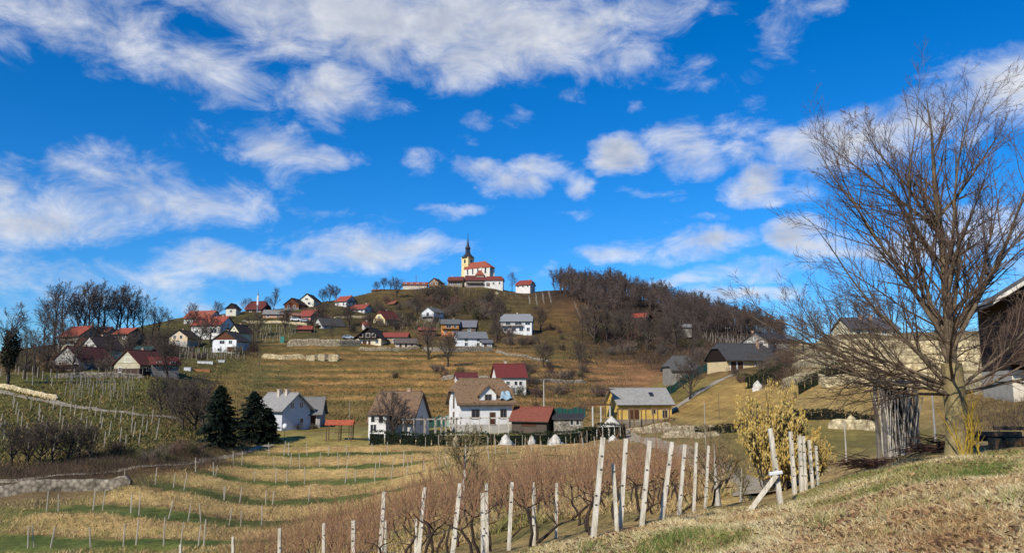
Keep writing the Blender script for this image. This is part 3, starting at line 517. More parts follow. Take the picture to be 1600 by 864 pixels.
hs('hillside_house', 'dark-roofed house partly hidden behind the long farmhouse', 1185, 545, 225, 8, 7, 2.2, 36, 62, 'c0b8aa', '3d3f44', gable=(1.8, '8f8a80'))
hs('hillside_house', 'blue-black roofed house at the right end of the forest', 1207, 543, 232, 7, 6, 2.2, 34, 20, '8f877c', '3a3e46', chim=())
hs('terrace_house', 'grey-roofed house with brick chimney on top of the stone terraces', 1352, 533, 158, 10, 7, 1.5, 31, 8, 'd6cba8', '55555a', chim=((-.1, -.05), (.12, -.05)), win=[('F', -3.6, .3, 1, 1.0), ('F', -1, .3, 1, 1.0), ('F', 2, .3, 1, 1.0), ('F', 4.4, .3, 1, 1.0)])
# on the ridge round the church
CG = 'buildings round the church'
hs('ridge_building', 'long low building with plain orange roof on the ridge left of the church', 649, 449, 424, 13, 6, 1.5, 26, 0, 'cfc4b2', 'a04a34', chim=(), group=CG)
hs('ridge_building', 'dark wooden gabled house on the ridge left of the church', 682, 447, 428, 6.5, 6, 2.2, 36, 70, '8d6a48', '4a352c', group=CG)
hs('ridge_building', 'red-roofed inn with timber veranda under the church tower', 713, 447, 425, 8, 7, 3.2, 32, -8, '8f8474', '7c3c32', group=CG, chim=((-.3, .1), (.3, .1)), balcony=[('F', 0, 2.4, 7.4, 1, '4a362a')])
hs('ridge_building', 'wide inn wing with dark red roof and pillared terrace below the nave', 742, 447, 423, 10, 7, 3.4, 36, 3, '93867a', '763830', group=CG, chim=(), balcony=[('F', 0, 1.6, 9, 1.4, '6a5444')])
hs('ridge_building', 'small steep orange pavilion roof in front of the nave', 750, 436, 426, 4.2, 4.2, 2.6, 46, 0, 'cbbba4', 'a04c36', cut=1.0, group=CG, chim=(), win=[])
hs('ridge_building', 'white inn building with red hipped roof at the right of the church', 772, 447, 423, 10, 7, 3.4, 32, -4, 'dedad0', '843c30', cut=.5, group=CG, chim=(), doors=[('F', -3, 0, 2, 1.9)])
hs('ridge_building', 'detached white house with red half-hipped roof on the ridge right of the church', 821, 451, 424, 8.5, 7, 2.4, 36, -24, 'e2dcd2', '94402f', cut=.4, group=CG)
hs('ridge_building', 'flat brown-roofed hut on the skyline at the left end of the ridge', 591, 458, 400, 6, 3, .9, 20, -12, '7a6a58', '8a5a44', chim=(), win=[], group=CG)
def church():
    x, y, z = at(748, 440, 438); z = max(z, g1(x, y)); r = empty('hilltop_church', (x, y, z), 0, 'white hilltop church with orange roof and yellow tower with black spire', 'church'); wm = paint('dcd4c4', .06); rm = tiles('a85034'); a = rad(-38); ca, sa = math.cos(a), math.sin(a)
    def T(p): return (p[0] * ca - p[1] * sa, p[0] * sa + p[1] * ca, p[2])
    L, W, H, RH = 14.5, 8.0, 7.4, 11.2; out = [(-L / 2, -W / 2), (L / 2 - 2, -W / 2), (L / 2 + 2.2, -W / 4), (L / 2 + 2.2, W / 4), (L / 2 - 2, W / 2), (-L / 2, W / 2)]; b = MB(); n = len(out)
    for i in range(n): p, q = out[i], out[(i + 1) % n]; b.poly([T((*p, -3)), T((*q, -3)), T((*q, H)), T((*p, H))])
    b.poly([T((-L / 2, -W / 2, H)), T((-L / 2, 0, RH)), T((-L / 2, W / 2, H))]); b.build('nave', wm, r)
    k = 1.07; E = [T((p[0] * k, p[1] * k, H - .2)) for p in out]; R0, R1 = T((-L / 2 - .5, 0, RH)), T((L / 2 - 2.6, 0, RH))
    ro = MB().thick([[E[0], E[1], R1, R0], [E[1], E[2], R1], [E[2], E[3], R1], [E[3], E[4], R1], [E[4], E[5], R0, R1]], .25).build('roof', rm, r)
    for i, (p, q) in enumerate(((out[0], out[1]), (out[1], out[2]), (out[2], out[3]))):
        for t in ((.2, .5, .8) if i == 0 else (.5,)):
            c = (p[0] + (q[0] - p[0]) * t, p[1] + (q[1] - p[1]) * t); ang = math.atan2(q[1] - p[1], q[0] - p[0]) + a
            m = MB().box(-.45, .45, -.05, .02, 0, 2.6).cone((0, -.02, 2.6), [(.45, -.02), (.45, .0), (.3, .35), (.05, .46)], 8); w = m.build('window', GLASS, r, T((*c, 3.8)), ang)
            MB().box(-.6, .6, -.08, .01, -.2, -.02).build('sill', wm, w)
    for i in (1, 2, 3):                        # buttress strips of the apse
        p = out[i]; MB().box(-.25, .25, -.3, .1, -2, H - .4).build('buttress', wm, r, T((*p, 0)), a + (.4 if i > 1 else 0))
    c = T((-L / 2 - 1.0, 0, 0)); tw = paint('e8d49a', .1); S = 2.5
    m = MB().box(-S, S, -S, S, -3, 14.2).box(-S - .2, S + .2, -S - .2, S + .2, 10.0, 10.3).box(-S - .25, S + .25, -S - .25, S + .25, 13.7, 14.2); t = m.build('tower', tw, r, c, a); dk = mat('dark_copper', h2('2b2a30'), h2('3e3d44'), 1.5, .55)
    MB().cone((0, 0, 14.2), [(S * 1.52, 0), (S * 1.40, .5), (S * 1.0, 1.3), (S * .66, 2.3), (S * .60, 2.9)], 8, math.pi / 8).build('spire_base', dk, t)
    m = MB()
    for i in range(8): q = i * math.pi / 4; m.bar((1.15 * math.cos(q), 1.15 * math.sin(q), 17.0), (1.15 * math.cos(q), 1.15 * math.sin(q), 19.6), .17)
    m.cone((0, 0, 17), [(.55, 0), (.55, 2.7)], 8); m.build('lantern', dk, t)
    MB().cone((0, 0, 19.5), [(1.55, 0), (1.6, .35), (1.1, 1.0), (.75, 2.0), (.34, 4.5), (.06, 7.4)], 8).build('spire', dk, t)
    MB().bar((0, 0, 26.6), (0, 0, 28.6), .07).bar((-.5, 0, 27.9), (.5, 0, 27.9), .07).cone((0, 0, 26.8), [(.05, 0), (.25, .2), (.05, .42)], 8).build('cross', dk, t)
    for rz in (0, math.pi / 2, math.pi, -math.pi / 2):
        for zz, w, h in ((10.9, .6, 1.7), (7.6, .4, .9)):
            d = (math.sin(rz) * (S + .03), -math.cos(rz) * (S + .03), zz); wo = MB().box(-w, w, -.06, .02, 0, h).cone((0, -.02, h), [(w, -.01), (w, 0), (w * .6, .35), (.05, .5)], 8).build('belfry_window', GLASS, t, d, rz)
church()
# ---------------------------------------------------------------- the houses in the dip
VG = 'houses at the foot of the slope'
THATCH = mat('weathered_thatch', h2('6e5642'), h2('3e3026'), 2.6, .95, .12, 7, (1, 1, .6), c3=h2('8a7054'))
THATCH2 = mat('brown_thatch', h2('664e3c'), h2('43332a'), 1.9, .95, .1, 7, (1, 1, .6), c3=h2('7f6750'))
house('thatched_house', 'tall white house with thick half-hipped thatch and small cross gable', 750, 667, 139, 9.6, 7.6, 4.4, 43, 18, 'efece4', THATCH, .45, .75, .6, .42, [('L', -.2, .5, .9, 1.9), ('L', -.2, 3.2, .9, 2.2), ('F', -1.9, 1.4, 1.3, 1.5), ('F', 3.2, 1.4, 1.0, 1.5)], (), doors=[('F', 1.2, .3, .9, 2.1)], dormer=(.3, 3.0, 4.1, 1.5), frame='8d8478', group=VG, lower=(.4, 'bdb6a8'))
house('thatched_cottage', 'low cottage with big brown thatched roof and chimney', 625, 674, 131, 7.6, 7.6, 1.9, 48, -14, 'e4dfd4', THATCH2, .12, .6, .4, .4, [('R', 0, 1.0, .9, 1.2)], ((.2, .02),), frame='8d8478', group=VG)
house('cottage_wing', 'white front wing with dark door beside the thatched cottage', 592, 675, 128, 2.8, 3.6, 2.7, 20, 0, 'eeeae0', THATCH2, 0, .2, .2, .15, [('F', .6, 1.5, .7, 1.1), ('F', -.7, 1.6, .6, .9), ('F', -.6, .2, .9, 1.0)], (), group=VG, cat='annex')
house('valley_house', 'pale grey house with speckled roof and two chimneys behind the spruces', 441, 668, 141, 7.6, 6.2, 3.2, 40, -36, 'c6c8cc', '98948c', 0, .6, .7, .2, [('R', -1.0, 3.3, .8, 1.1), ('R', 1.0, 3.3, .8, 1.1), ('R', 1.2, .6, .7, .9), ('F', 0, 1, 1, 1.2)], ((-.05, -.1), (.2, -.06)), group=VG)
house('valley_house', 'grey-roofed wing running right from the pale grey house', 478, 664, 146, 6, 7, 2.2, 36, 6, 'a8a49c', '817d76', 0, .6, .5, .2, [('F', 0, .8, 1, 1)], (), group=VG, doors=[('F', 1.8, 0, 1, 1.9)])
house('red_shed', 'open-fronted shed with rusty tiled roof beside the thatched house', 834, 666, 138, 6.4, 5.4, 1.1, 36, -20, '5b5046', '8c4a34', 0, .5, .5, .14, [], (), gable=(.9, '2a201a'), group=VG, cat='shed', doors=[('F', 0, .05, 2.4, .95)], frame='4a3a2c')
house('stone_shed', 'small stone shed with black sheet roof right of the rusty roof', 888, 668, 138, 5, 4, 1.5, 16, -4, mat('shed_stone', h2('a39a8c'), h2('6f675c'), 3, .95, .05, kind='voronoi'), '3c3a3c', 0, .3, .3, .1, [('F', .6, .5, .5, .8), ('F', 1.6, .5, .5, .8)], (), group=VG, cat='shed')
yh = house('yellow_house', 'yellow house with pale fibre-cement roof and skylight', 998, 658, 151, 10.6, 7.4, 3.3, 36, 12, 'd8b45e', 'a09c92', 0, .5, .6, .15, [('F', 1.6, 1.4, .8, .8), ('F', 3.9, .6, 1, 1.4), ('L', .4, 1, .9, 1.3), ('L', 0, 3.4, .8, 1)], (), doors=[('F', -2.4, 0, 2.2, 2.2)], frame='b9b08e', group=VG, lower=(.35, '8b8070'))
sk = MB().box(-.4, .4, -.05, .05, -.5, .5).build('skylight', GLASS, yh, (1.9, -1.9, 5.05)); sk.rotation_euler = (rad(-54), 0, 0)
house('red_house', 'white house with dark red metal roof on the slope behind the thatched house', 795, 606, 195, 7.2, 6.4, 2.8, 43, 14, 'e6e1d4', '7a2f2c', 0, .4, .5, .14, [('F', -1.0, .7, .8, .9), ('F', 1, .7, .7, .9), ('F', 2.2, .7, .7, .9), ('L', 0, 1, 1, 1.2)], ((-.1, .1),), group=VG, doors=[('F', -2.5, 0, .9, 1.9)])
house('red_hut', 'low white hut with dark red roof left of the red metal roof', 728, 600, 192, 5, 4, 1.5, 30, 12, 'e0dad0', '6a2f2e', 0, .3, .3, .12, [], (), group=VG, cat='hut')
rx, ry, rz_ = on(1690, 74); R = house('timber_house', 'large dark timber house with pale-edged roof at the right edge', 1676, 598, 70, 13, 13, 8.6, 33, 70, '33251d', '6f6a62', 0, 1.3, 1.4, .3, [('L', 3.2, 3.4, 1.2, 1.3), ('L', .6, 3.4, 1.2, 1.3), ('L', 4.6, .9, 1.1, 1.3)], (), gable=(1.8, '2b1d17'), lower=(1.7, 'cfc4ae'), z=-.4)
MB().box(-.22, .22, -.22, .22, -2, 7.6).build('corner_post', wood('b4794a'), R, (-7.4, 3.4, 0)); MB().box(-.9, .9, -6.8, 6.8, 2.2, 2.45).build('balcony', wood('3a2a22'), R, (-7.4, 0, 0))
b = MB(); b.box(-1.72, -1.6, -6.8, 6.8, 3.3, 3.45)
for i in range(46): b.box(-1.7, -1.62, -6.7 + i * .297, -6.58 + i * .297, 2.45, 3.3)
b.build('railing', wood('4a3226'), R, (-6.55, 0, 0))
b = MB(); tp = math.tan(rad(33))
for s in (-1, 1): b.thick([[(-8.05, 0, 13.3), (-7.9, 0, 13.3), (-7.9, s * 7.85, 13.3 - 7.85 * tp), (-8.05, s * 7.85, 13.3 - 7.85 * tp)][::s]], .38)
b.build('bargeboard', paint('d9d2c2'), R)
# open shelter with orange roof
x, y, z = at(531, 681, 126); s = empty('shelter', (x, y, z), rad(4), 'open wooden shelter with flat-pitched orange tiled roof', 'shelter'); b = MB()
MB().thick([[(-2.2, -1.5, 1.9), (2.2, -1.5, 1.9), (2.2, 0, 2.5), (-2.2, 0, 2.5)], [(-2.2, 0, 2.5), (2.2, 0, 2.5), (2.2, 1.5, 1.9), (-2.2, 1.5, 1.9)]], .14).build('roof', tiles('c4582c'), s)
for xx in (-1.9, 0, 1.9):
    for yy in (-1.2, 1.2): MB().box(xx - .08, xx + .08, yy - .08, yy + .08, -1, 2.1).build('post', wood('6a5644'), s)
MB().box(-1.9, 1.9, .9, 1.1, .45, .52).build('bench', wood('8a7358'), s)
# wooden deck on stilts left of the yellow house
x, y, z = at(932, 654, 151); s = empty('wooden_deck', (x, y, z), rad(12), 'raised wooden deck on white stilts joined to the yellow house', 'deck'); MB().box(-2.2, 2.6, -1.6, 1.6, 2.5, 2.75).build('floor', wood('6f5138'), s)
for xx in (-1.2, .4, 2.2): MB().box(xx - .1, xx + .1, -1.5, -1.3, -2, 2.5).build('stilt', paint('d8d4c8'), s)
b = MB().box(-2.2, 2.6, -1.6, -1.54, 3.4, 3.5)
for i in range(13): b.box(-2.2 + i * .39, -2.12 + i * .39, -1.59, -1.55, 2.75, 3.4)
b.build('railing', wood('7a5c40'), s); MB().thick([[(-.6, -1.9, 4.9), (3, -1.9, 5.6), (3, 1.6, 5.6), (-.6, 1.6, 4.9)]], .08).build('canopy', wood('5a4030'), s)
# pergolas
def pergola(label, px, py, d, L, W, H, n, yaw, col):
    x, y, z = at(px, py, d); s = empty('pergola', (x, y, z), rad(yaw), label, 'pergola', 'pergolas'); m = wood(col)
    for i in range(n):
        xx = -L / 2 + i * L / (n - 1)
        for yy in (-W / 2, W / 2): MB().box(xx - .09, xx + .09, yy - .09, yy + .09, -1.5, H).build('post', m, s)
        MB().box(xx - .06, xx + .06, -W / 2 - .4, W / 2 + .4, H + .14, H + .28).build('crossbeam', m, s)
    for yy in (-W / 2, W / 2): MB().box(-L / 2 - .3, L / 2 + .3, yy - .07, yy + .07, H + .003, H + .137).build('beam', m, s)
pergola('long pale pergola in front of the thatched house', 742, 669, 132, 11, 2, 1.6, 8, 2, 'cfc6b4'); pergola('weathered pergola between the two thatched houses', 672, 671, 130, 8.5, 1.6, 1.6, 6, 0, 'a89f8e'); pergola('brown timber pergola in front of the yellow house', 1006, 659, 146, 9, 2.4, 2.2, 5, 10, '8a6c50')
# blue tarp on the thatch
xs = np.linspace(0, 1, 14); V = []
P = np.array([(2.3, -4.4, 4.3), (4.8, -4.35, 4.4), (4.3, -2.9, 5.8), (3.0, -3.1, 5.6)])
for v in xs:
    for u in xs: p = (P[0] * (1 - u) + P[1] * u) * (1 - v) + (P[3] * (1 - u) + P[2] * u) * v; V.append(p + np.array([0, -.05, .36 + .22 * math.sin(u * 9 + v * 3) * math.sin(v * 5 + 1) + .1 * random.random()]))
tx, ty, tz = at(750, 667, 139); o = put('tarp', np_mesh('tarp', V, np.array([(j * 14 + i, j * 14 + i + 1, j * 14 + i + 15, j * 14 + i + 14) for j in range(13) for i in range(13)]), None, True), mat('blue_tarp', h2('7f9aa6'), h2('a4b6bc'), 2, .6), None, None)
hr = [q for q in bpy.data.objects if q.name == 'thatched_house'][0]; o.location = hr.location; o.rotation_euler = hr.rotation_euler; o.modifiers.new('s', 'SOLIDIFY').thickness = .03
tag(o, 'crumpled blue-grey tarp over the damaged thatch at the right eave', 'tarp')
# ---------------------------------------------------------------- trees and shrubs
def tubes(branches, sides=4):
    """branches: list of (points Nx3, radii N) -> vertices, quads"""
    Vs = []; Fs = []; off = 0; ang = 2 * np.pi * np.arange(sides) / sides; ca, sa = np.cos(ang), np.sin(ang)
    for P, R in branches:
        n = len(P); d = np.gradient(P, axis=0); d /= np.linalg.norm(d, axis=1)[:, None] + 1e-9; ref = np.array([.31, .95, .05]) if abs(d[0][1]) < .8 else np.array([1., 0, 0])
        u = np.cross(d, ref); u /= np.linalg.norm(u, axis=1)[:, None] + 1e-9; w = np.cross(d, u)
        V = P[:, None] + R[:, None, None] * (ca[None, :, None] * u[:, None] + sa[None, :, None] * w[:, None]); Vs.append(V.reshape(-1, 3))
        I = off + np.arange(n * sides).reshape(n, sides); J = np.roll(I, -1, 1); Fs.append(np.stack([I[:-1, 0], I[:-1, 1], I[1:, 1], I[1:, 0]], -1) if sides == 2 else np.stack([I[:-1], J[:-1], J[1:], I[1:]], -1).reshape(-1, 4)); off += n * sides
    return np.concatenate(Vs), np.concatenate(Fs)
def curve(r, p, d, L, n, wob, up, r0, r1):
    P = [np.array(p, float)]; d = np.array(d, float); d /= np.linalg.norm(d)
    for i in range(n): d = d + r.normal(0, wob, 3) + np.array([0, 0, up]); d /= np.linalg.norm(d); P.append(P[-1] + d * L / n)
    return np.array(P), np.linspace(r0, r1, n + 1)
def side_dir(r, d, ang):
    a = r.normal(0, 1, 3); a -= d * a.dot(d); a /= np.linalg.norm(a) + 1e-9; return d * math.cos(ang) + a * math.sin(ang)
def sprout(r, br, depth, out, nchild, lens, ang, up, wob, rmin, start=.22, seg_=3):
    """side shoots along one branch, then theirs"""
    P, R = br; n = len(P); seg = np.linalg.norm(P[-1] - P[0])
    for k in range(nchild[0]):
        t = start + (1 - start) * (k + r.random()) / nchild[0]; i = min(int(t * (n - 1)), n - 2); f = t * (n - 1) - i; p = P[i] * (1 - f) + P[i + 1] * f; rad_ = R[i] * (1 - f) + R[i + 1] * f
        d = P[i + 1] - P[i]; d /= np.linalg.norm(d) + 1e-9; dd = side_dir(r, d, ang * r.uniform(.7, 1.25)); L = lens[0] * seg * (1.15 - .75 * t) * r.uniform(.7, 1.25)
        b = curve(r, p, dd, L, 4 if depth > 1 else seg_, wob, up, max(rad_ * .6, rmin), max(rmin * .6, rad_ * .15)); out.append(b)
        if depth > 1: sprout(r, b, depth - 1, out, nchild[1:], lens[1:], ang, up, wob, rmin, .2, seg_)
def bark(name, a, b, sc=6): return mat(name, h2(a), h2(b), sc, .95, .02, 20, (1, 1, .4))
BARK = bark('grey_bark', '6a5c4c', '3f362d'); DBARK = bark('dark_bark', '4a4038', '2b2521'); TWIG = bark('twig_brown', '64584e', '463d37', 2); RTWIG = bark('reddish_twig', '74594c', '4e3e36', 2)
def bare_tree(seed, H, r0=None, spread=.55, lean=0, forks=5, dens=1.0, low=.25, tw=.0016, seg_=3):
    r = np.random.default_rng(seed); r0 = r0 or H * .022; main = curve(r, (0, 0, -.5), (lean, 0, 1), H * .93 + .5, 8, .05, .06, r0, r0 * .12); tr = [main]; cr = []; P, R = main; rm = H * tw
    for k in range(int(forks * 2.4)):
        t = low + (1 - low) * (k + r.random()) / int(forks * 2.4) * .95; i = min(int(t * 8), 7); f = t * 8 - i; p = P[i] * (1 - f) + P[i + 1] * f; q = R[i] * (1 - f) + R[i + 1] * f
        L = H * spread * (1.0 - .62 * t) * r.uniform(.75, 1.15); b = curve(r, p, side_dir(r, np.array([0, 0, 1.]), r.uniform(.6, 1.0)), L, 6, .09, .12, q * .62, rm); cr.append(b)
        sprout(r, b, 2, cr, (int(7 * dens), int(6 * dens)), (.55, .55), .8, .06, .14, rm, .22, seg_)
    return tr, cr
def tree_meshes(name, tr, cr, m1, m2, sides=(7, 3)):
    a = np_mesh('trunk', *tubes(tr, sides[0]), None, True); b = np_mesh('crown', *tubes(cr, sides[1])); a.materials.append(m1); b.materials.append(m2); return a, b
def plant(name, meshes, loc, s=1, rz=0, label='', cat='tree', group=None, parts=('trunk', 'crown'), sz=None):
    e = empty(name, loc, rz, label, cat, group); e.scale = (s, s, sz or s)
    for pn, m in zip(parts, meshes): put(pn, m, None, e)
    return e
FOREST_T = [tree_meshes('t', *bare_tree(100 + i, 10, .17, .52, 0, 5, .9, .3, .0034, 1), DBARK, TWIG, (4, 2)) for i in range(3)]
SKY_T = [tree_meshes('t', *bare_tree(200 + i, 10, .22, .6, r_, 7, 1.15, .3, .0023, 2), DBARK, TWIG, (6, 3)) for i, r_ in enumerate((0, .08, -.06, .03, 0))]
ORCH = [tree_meshes('t', *bare_tree(300 + i, 10, .4, .95, .1 * (i - 1), 7, 1.2, .15, .0042, 2), DBARK, TWIG, (6, 3)) for i in range(3)]
def shrub(seed, n=16, H=3.0, w=1.0, wild=.16):
    r = np.random.default_rng(seed); st = []; tw = []
    for k in range(n):
        a = r.uniform(0, 6.28); t = r.uniform(.05, .75) * w; b = curve(r, (r.normal(0, .3 * w), r.normal(0, .3 * w), -.2), (t * math.cos(a), t * math.sin(a), 1), H * r.uniform(.6, 1.05), 5, wild, .02, H * .012, H * .005); st.append(b)
        sprout(r, b, 2, tw, (8, 5), (.5, .55), .7, .05, .18, H * .0055, .1, 2)
    return st, tw
SHRUB = [tree_meshes('s', *shrub(400 + i, 20, 3.0, 1.3), DBARK, m, (3, 2)) for i, m in enumerate((TWIG, RTWIG, bark('grey_twig', '75685c', '544a42', 2), bark('olive_twig', '5f5a3c', '45412c', 2)))]
# skyline trees on the left
ORD = ['leftmost', 'second', 'third', 'fourth', 'fifth', 'sixth', 'seventh', 'eighth', 'ninth', 'tenth', 'eleventh', 'twelfth', 'thirteenth', 'fourteenth', 'fifteenth', 'sixteenth', 'seventeenth']
LT = [(12,588,150,100,2),(38,585,160,66,0),(55,578,170,60,1),(84,556,240,88,0),(98,553,245,86,3),(113,552,247,84,1),(126,548,252,80,2),(139,546,255,80,4),(152,545,256,80,0),(163,543,258,72,3),(176,540,260,78,1),(186,538,262,70,4),(197,536,264,66,2),(208,534,266,64,0),(222,532,268,56,3),(236,528,272,44,1),(248,524,276,38,4),(262,518,282,34,2),(68,562,225,70,4)]
for i, (px, py, d, hp, v) in enumerate(LT):
    x, y, z = on(px, d); k_ = sorted(q[0] for q in LT[3:]).index(px) if i > 2 else 0; lab = '%s bare tree%s in the tall row on the left skyline' % (ORD[k_], ' from the left' if k_ else '')
    if i == 0: lab = 'dark ivy-clad tree at the far left edge'
    elif i == 1: lab = 'bare dark tree just right of the ivy-clad tree at the left edge'
    elif i == 2: lab = 'small bare tree third from the left edge'
    plant('skyline_tree', SKY_T[v], (x, y, z), hp * 1.1 / F * d / 9.6, i * 1.3, lab, 'tree', 'bare trees on the left skyline')
def leaf_blob(seed, n, rx, ry, rz, size, cols, shell=.4, zc=0):
    r = np.random.default_rng(seed); d = r.normal(0, 1, (n, 3)); d /= np.linalg.norm(d, axis=1)[:, None]; q = r.uniform(shell, 1, n)[:, None] ** .5 * (1 + .25 * fnoise(d[:, 0] * 2 + 5, d[:, 2] * 2 + d[:, 1], seed, 3))[:, None]; c = d * q * np.array([rx, ry, rz]) + np.array([0, 0, zc])
    a = r.normal(0, size, (n, 3)); b = r.normal(0, size, (n, 3)); V = np.stack([c, c + a, c + b], 1).reshape(-1, 3); C = np.repeat(np.array([h2(x) for x in cols])[r.integers(0, len(cols), n)], 3, 0); return V, np.arange(3 * n).reshape(-1, 3), C
LEAF = mat('leaf_tone', (1, 1, 1), (.6, .6, .6), 3, .8, attr='tone')
x, y, z = on(12, 150); V, Fc, C = leaf_blob(5, 1500, 1.5, 1.5, 4.2, .28, ('1d2415', '2a2f1c', '33301f'), .2, 6.5); iv = put('ivy', np_mesh('ivy', V, Fc, C), LEAF, None, (x, y, z)); tag(iv, 'dark ivy wrapped round the tree at the far left edge', 'ivy')
# forest on the shoulder right of the church: one wood
def scatter_forest():
    r = np.random.default_rng(11); Vs = []; Fs = []; off = 0; P = [(868,462),(900,458),(960,463),(1040,484),(1120,508),(1190,528),(1236,536),(1215,545),(1150,534),(1090,528),(1040,512),(985,499),(935,488),(895,474)]; data = []
    for a, b in FOREST_T:
        for m in (a, b):
            v = np.empty(len(m.vertices) * 3, np.float32); m.vertices.foreach_get('co', v); f = np.empty(len(m.polygons) * 4, np.int32); m.polygons.foreach_get('vertices', f); data.append((v.reshape(-1, 3), f.reshape(-1, 4)))
    pts = []
    while len(pts) < 840:
        Y = r.uniform(345, 500); px = r.uniform(865, 1245); X = (px - CX) / F * Y; zz = g1(X, Y); u, v, _ = proj(X, Y, zz + 0)
        if 968 < u < 1036 and v > 484 and Y < 402: continue
        if inpoly([float(u)], [float(v)], P)[0] or (875 < u < 1235 and v < np.interp(u, [870, 960, 1040, 1120, 1235], [463, 470, 486, 508, 534]) and Y > 400): pts.append((X, Y, zz))
    for k, (X, Y, zz) in enumerate(pts):
        i = r.integers(0, 3); s = r.uniform(.7, 1.35); a = r.uniform(0, 6.28); c_, s_ = math.cos(a), math.sin(a)
        for v, f in data[2 * i:2 * i + 2]:
            w = v * s * np.array([1.1, 1.1, 1]); Vs.append(np.c_[w[:, 0] * c_ - w[:, 1] * s_ + X, w[:, 0] * s_ + w[:, 1] * c_ + Y, w[:, 2] + zz]); Fs.append(f + off); off += len(v)
    m = np_mesh('forest', np.concatenate(Vs), np.concatenate(Fs)); o = put('forest', m, mat('forest_twig', h2('65574f'), h2('3c332f'), .3, .95, world=True)); o['kind'] = 'stuff'; o['label'] = 'dark bare winter forest on the hill shoulder right of the church'; o['category'] = 'forest'
scatter_forest()
# single trees
def one(kind, px, d, hp, label, cat='tree', name='bare_tree', rz=0, group=None):
    x, y, z = on(px, d); return plant(name, kind, (x, y, z), hp / F * d / 9.6, rz, label, cat, group)
one(SKY_T[3], 427, 345, 36, 'tall dark bare tree on the ridge between barn and pink house', rz=1); one(SKY_T[0], 800, 432, 28, 'round bare tree right of the church'); one(SKY_T[1], 867, 415, 38, 'slim ivy-grown tree at the edge of the forest', rz=2)
one(ORCH[0], 670, 255, 46, 'lone bare tree on the meadow below the long white house', rz=.5); one(ORCH[1], 1078, 165, 52, 'wide-spreading bare fruit tree right of the yellow house', rz=1); one(ORCH[2], 615, 128, 62, 'bare dark tree leaning before the thatched cottage', rz=2.2)
for i, (px, py, hp) in enumerate([(252,646,46),(268,640,40),(285,672,60),(303,676,70),(318,684,62)]): d = hit(px, py)[1]; one(ORCH[i % 3], px, d, hp, ['small bare fruit tree left of the spruces, leftmost of five', 'small bare fruit tree on the green strip, second of five left of the spruces', 'bare fruit tree at the road end, third of five left of the spruces', 'bare fruit tree fourth of five left of the spruces', 'bare tree touching the left spruce'][i], name='fruit_tree', rz=i * 1.1, group='fruit trees left of the spruces')
for i, (px, hp) in enumerate([(18,52),(42,46),(60,56),(82,50),(104,54),(122,44),(140,42)]): d = hit(px, 728 - i)[1]; one(ORCH[(i + 1) % 3], px, d, hp, ORD[i] + ' small bare tree of the orchard row above the left stone wall', name='orchard_tree', rz=i * 1.7, group='orchard row above the left stone wall')
for i, (px, d, hp) in enumerate([(910,310,48),(928,300,54),(948,305,60),(968,300,46),(985,310,58),(1012,290,52),(1035,280,54),(1055,285,48),(1085,270,46)]): one(ORCH[i % 3] if i % 2 else SKY_T[i % 5], px, d, hp, ORD[i] + ' bare tree, counted from the left, in the brown thicket below the forest', rz=i, group='trees in the thicket below the forest')
for i, (px, d, hp) in enumerate([(505,372,18),(515,375,22),(525,375,20),(588,398,14),(600,402,16),(610,403,13),(420,350,18),(340,322,22),(300,318,20),(385,348,18)]): one(ORCH[i % 3], px, d, hp, ['small bare tree right of the ridge gable houses, first of three', 'small bare tree right of the ridge gable houses, middle of three', 'small bare tree right of the ridge gable houses, last of three', 'small bare tree on the skyline by the flat brown hut, first of three', 'small bare tree on the skyline by the flat brown hut, middle of three', 'small bare tree on the skyline by the flat brown hut, last of three', 'small bare tree right of the dark red barn', 'small bare tree left of the tower-like white house', 'small bare tree above the brownish tiled roof', 'small bare tree left of the dark red barn'][i], rz=i, group='small bare trees along the ridge')
for i, (px, d, hp) in enumerate([(1255,172,48),(1275,175,52),(1298,176,46),(1320,185,56),(1345,190,60),(1368,188,58),(1392,186,56),(1412,182,44),(1240,180,36)]): one(SKY_T[i % 5], px, d, hp, (ORD[i + 1] + ' bare tree from the left' if i < 8 else 'leftmost bare tree') + ' behind the grey-roofed house on the terraces', rz=i, group='trees behind the stone terraces')
VT = [(385,522,'behind the narrow cream gable house'),(402,528,'left of the upper vineyard'),(328,538,'before the wide orange roof'),(346,536,'between the cream house and the white chalet'),(300,528,'above the cream house'),(240,556,'right of the lower left houses'),(178,552,'above the lower left houses'),(92,560,'left of the red-roofed house at the far left'),(72,572,'at the left edge of the village'),(590,500,'left of the cream gable house'),(640,518,'right of the cream gable house'),(652,496,'left of the white house with stone base'),(770,522,'right of the slate barn'),(776,538,'right of the long white house'),(545,512,'right of the grey-roofed gable house'),(520,532,'on the long stone wall'),(446,520,'in the upper vineyard'),(690,478,'in the thicket under the inn'),(712,474,'in the thicket under the nave'),(620,466,'on the upper slope by the hut'),(765,478,'below the right end of the inn'),(800,545,'below the half-hipped house'),(700,575,'on the meadow above the red hut'),(850,575,'right end of the stepped meadow'),(910,600,'behind the netting fence'),(905,570,'on the rusty slope'),(112,580,'before the house with the open terrace'),(172,578,'between the two dark red roofs at the lower left'),(205,566,'behind the blue gable window house'),(262,594,'at the right end of the lower left houses'),(60,590,'left of the open terrace house'),(150,550,'behind the small brown gabled house'),(310,545,'between the cream house and the orange roof'),(395,545,'right of the white chalet'),(500,512,'left of the grey-roofed gable house'),(580,520,'above the black-gabled chalet'),(680,520,'left of the orange-walled house'),(845,520,'right of the half-hipped house'),(780,510,'left of the half-hipped house')]
for i, (px, py, t) in enumerate(VT):
    q = hit(px, py); plant('village_tree', (ORCH if i % 3 else SKY_T)[i % 3], q, .62 + .25 * ((i * 7) % 5) / 4, i, 'bare tree ' + t, 'tree', 'bare trees between the village houses')
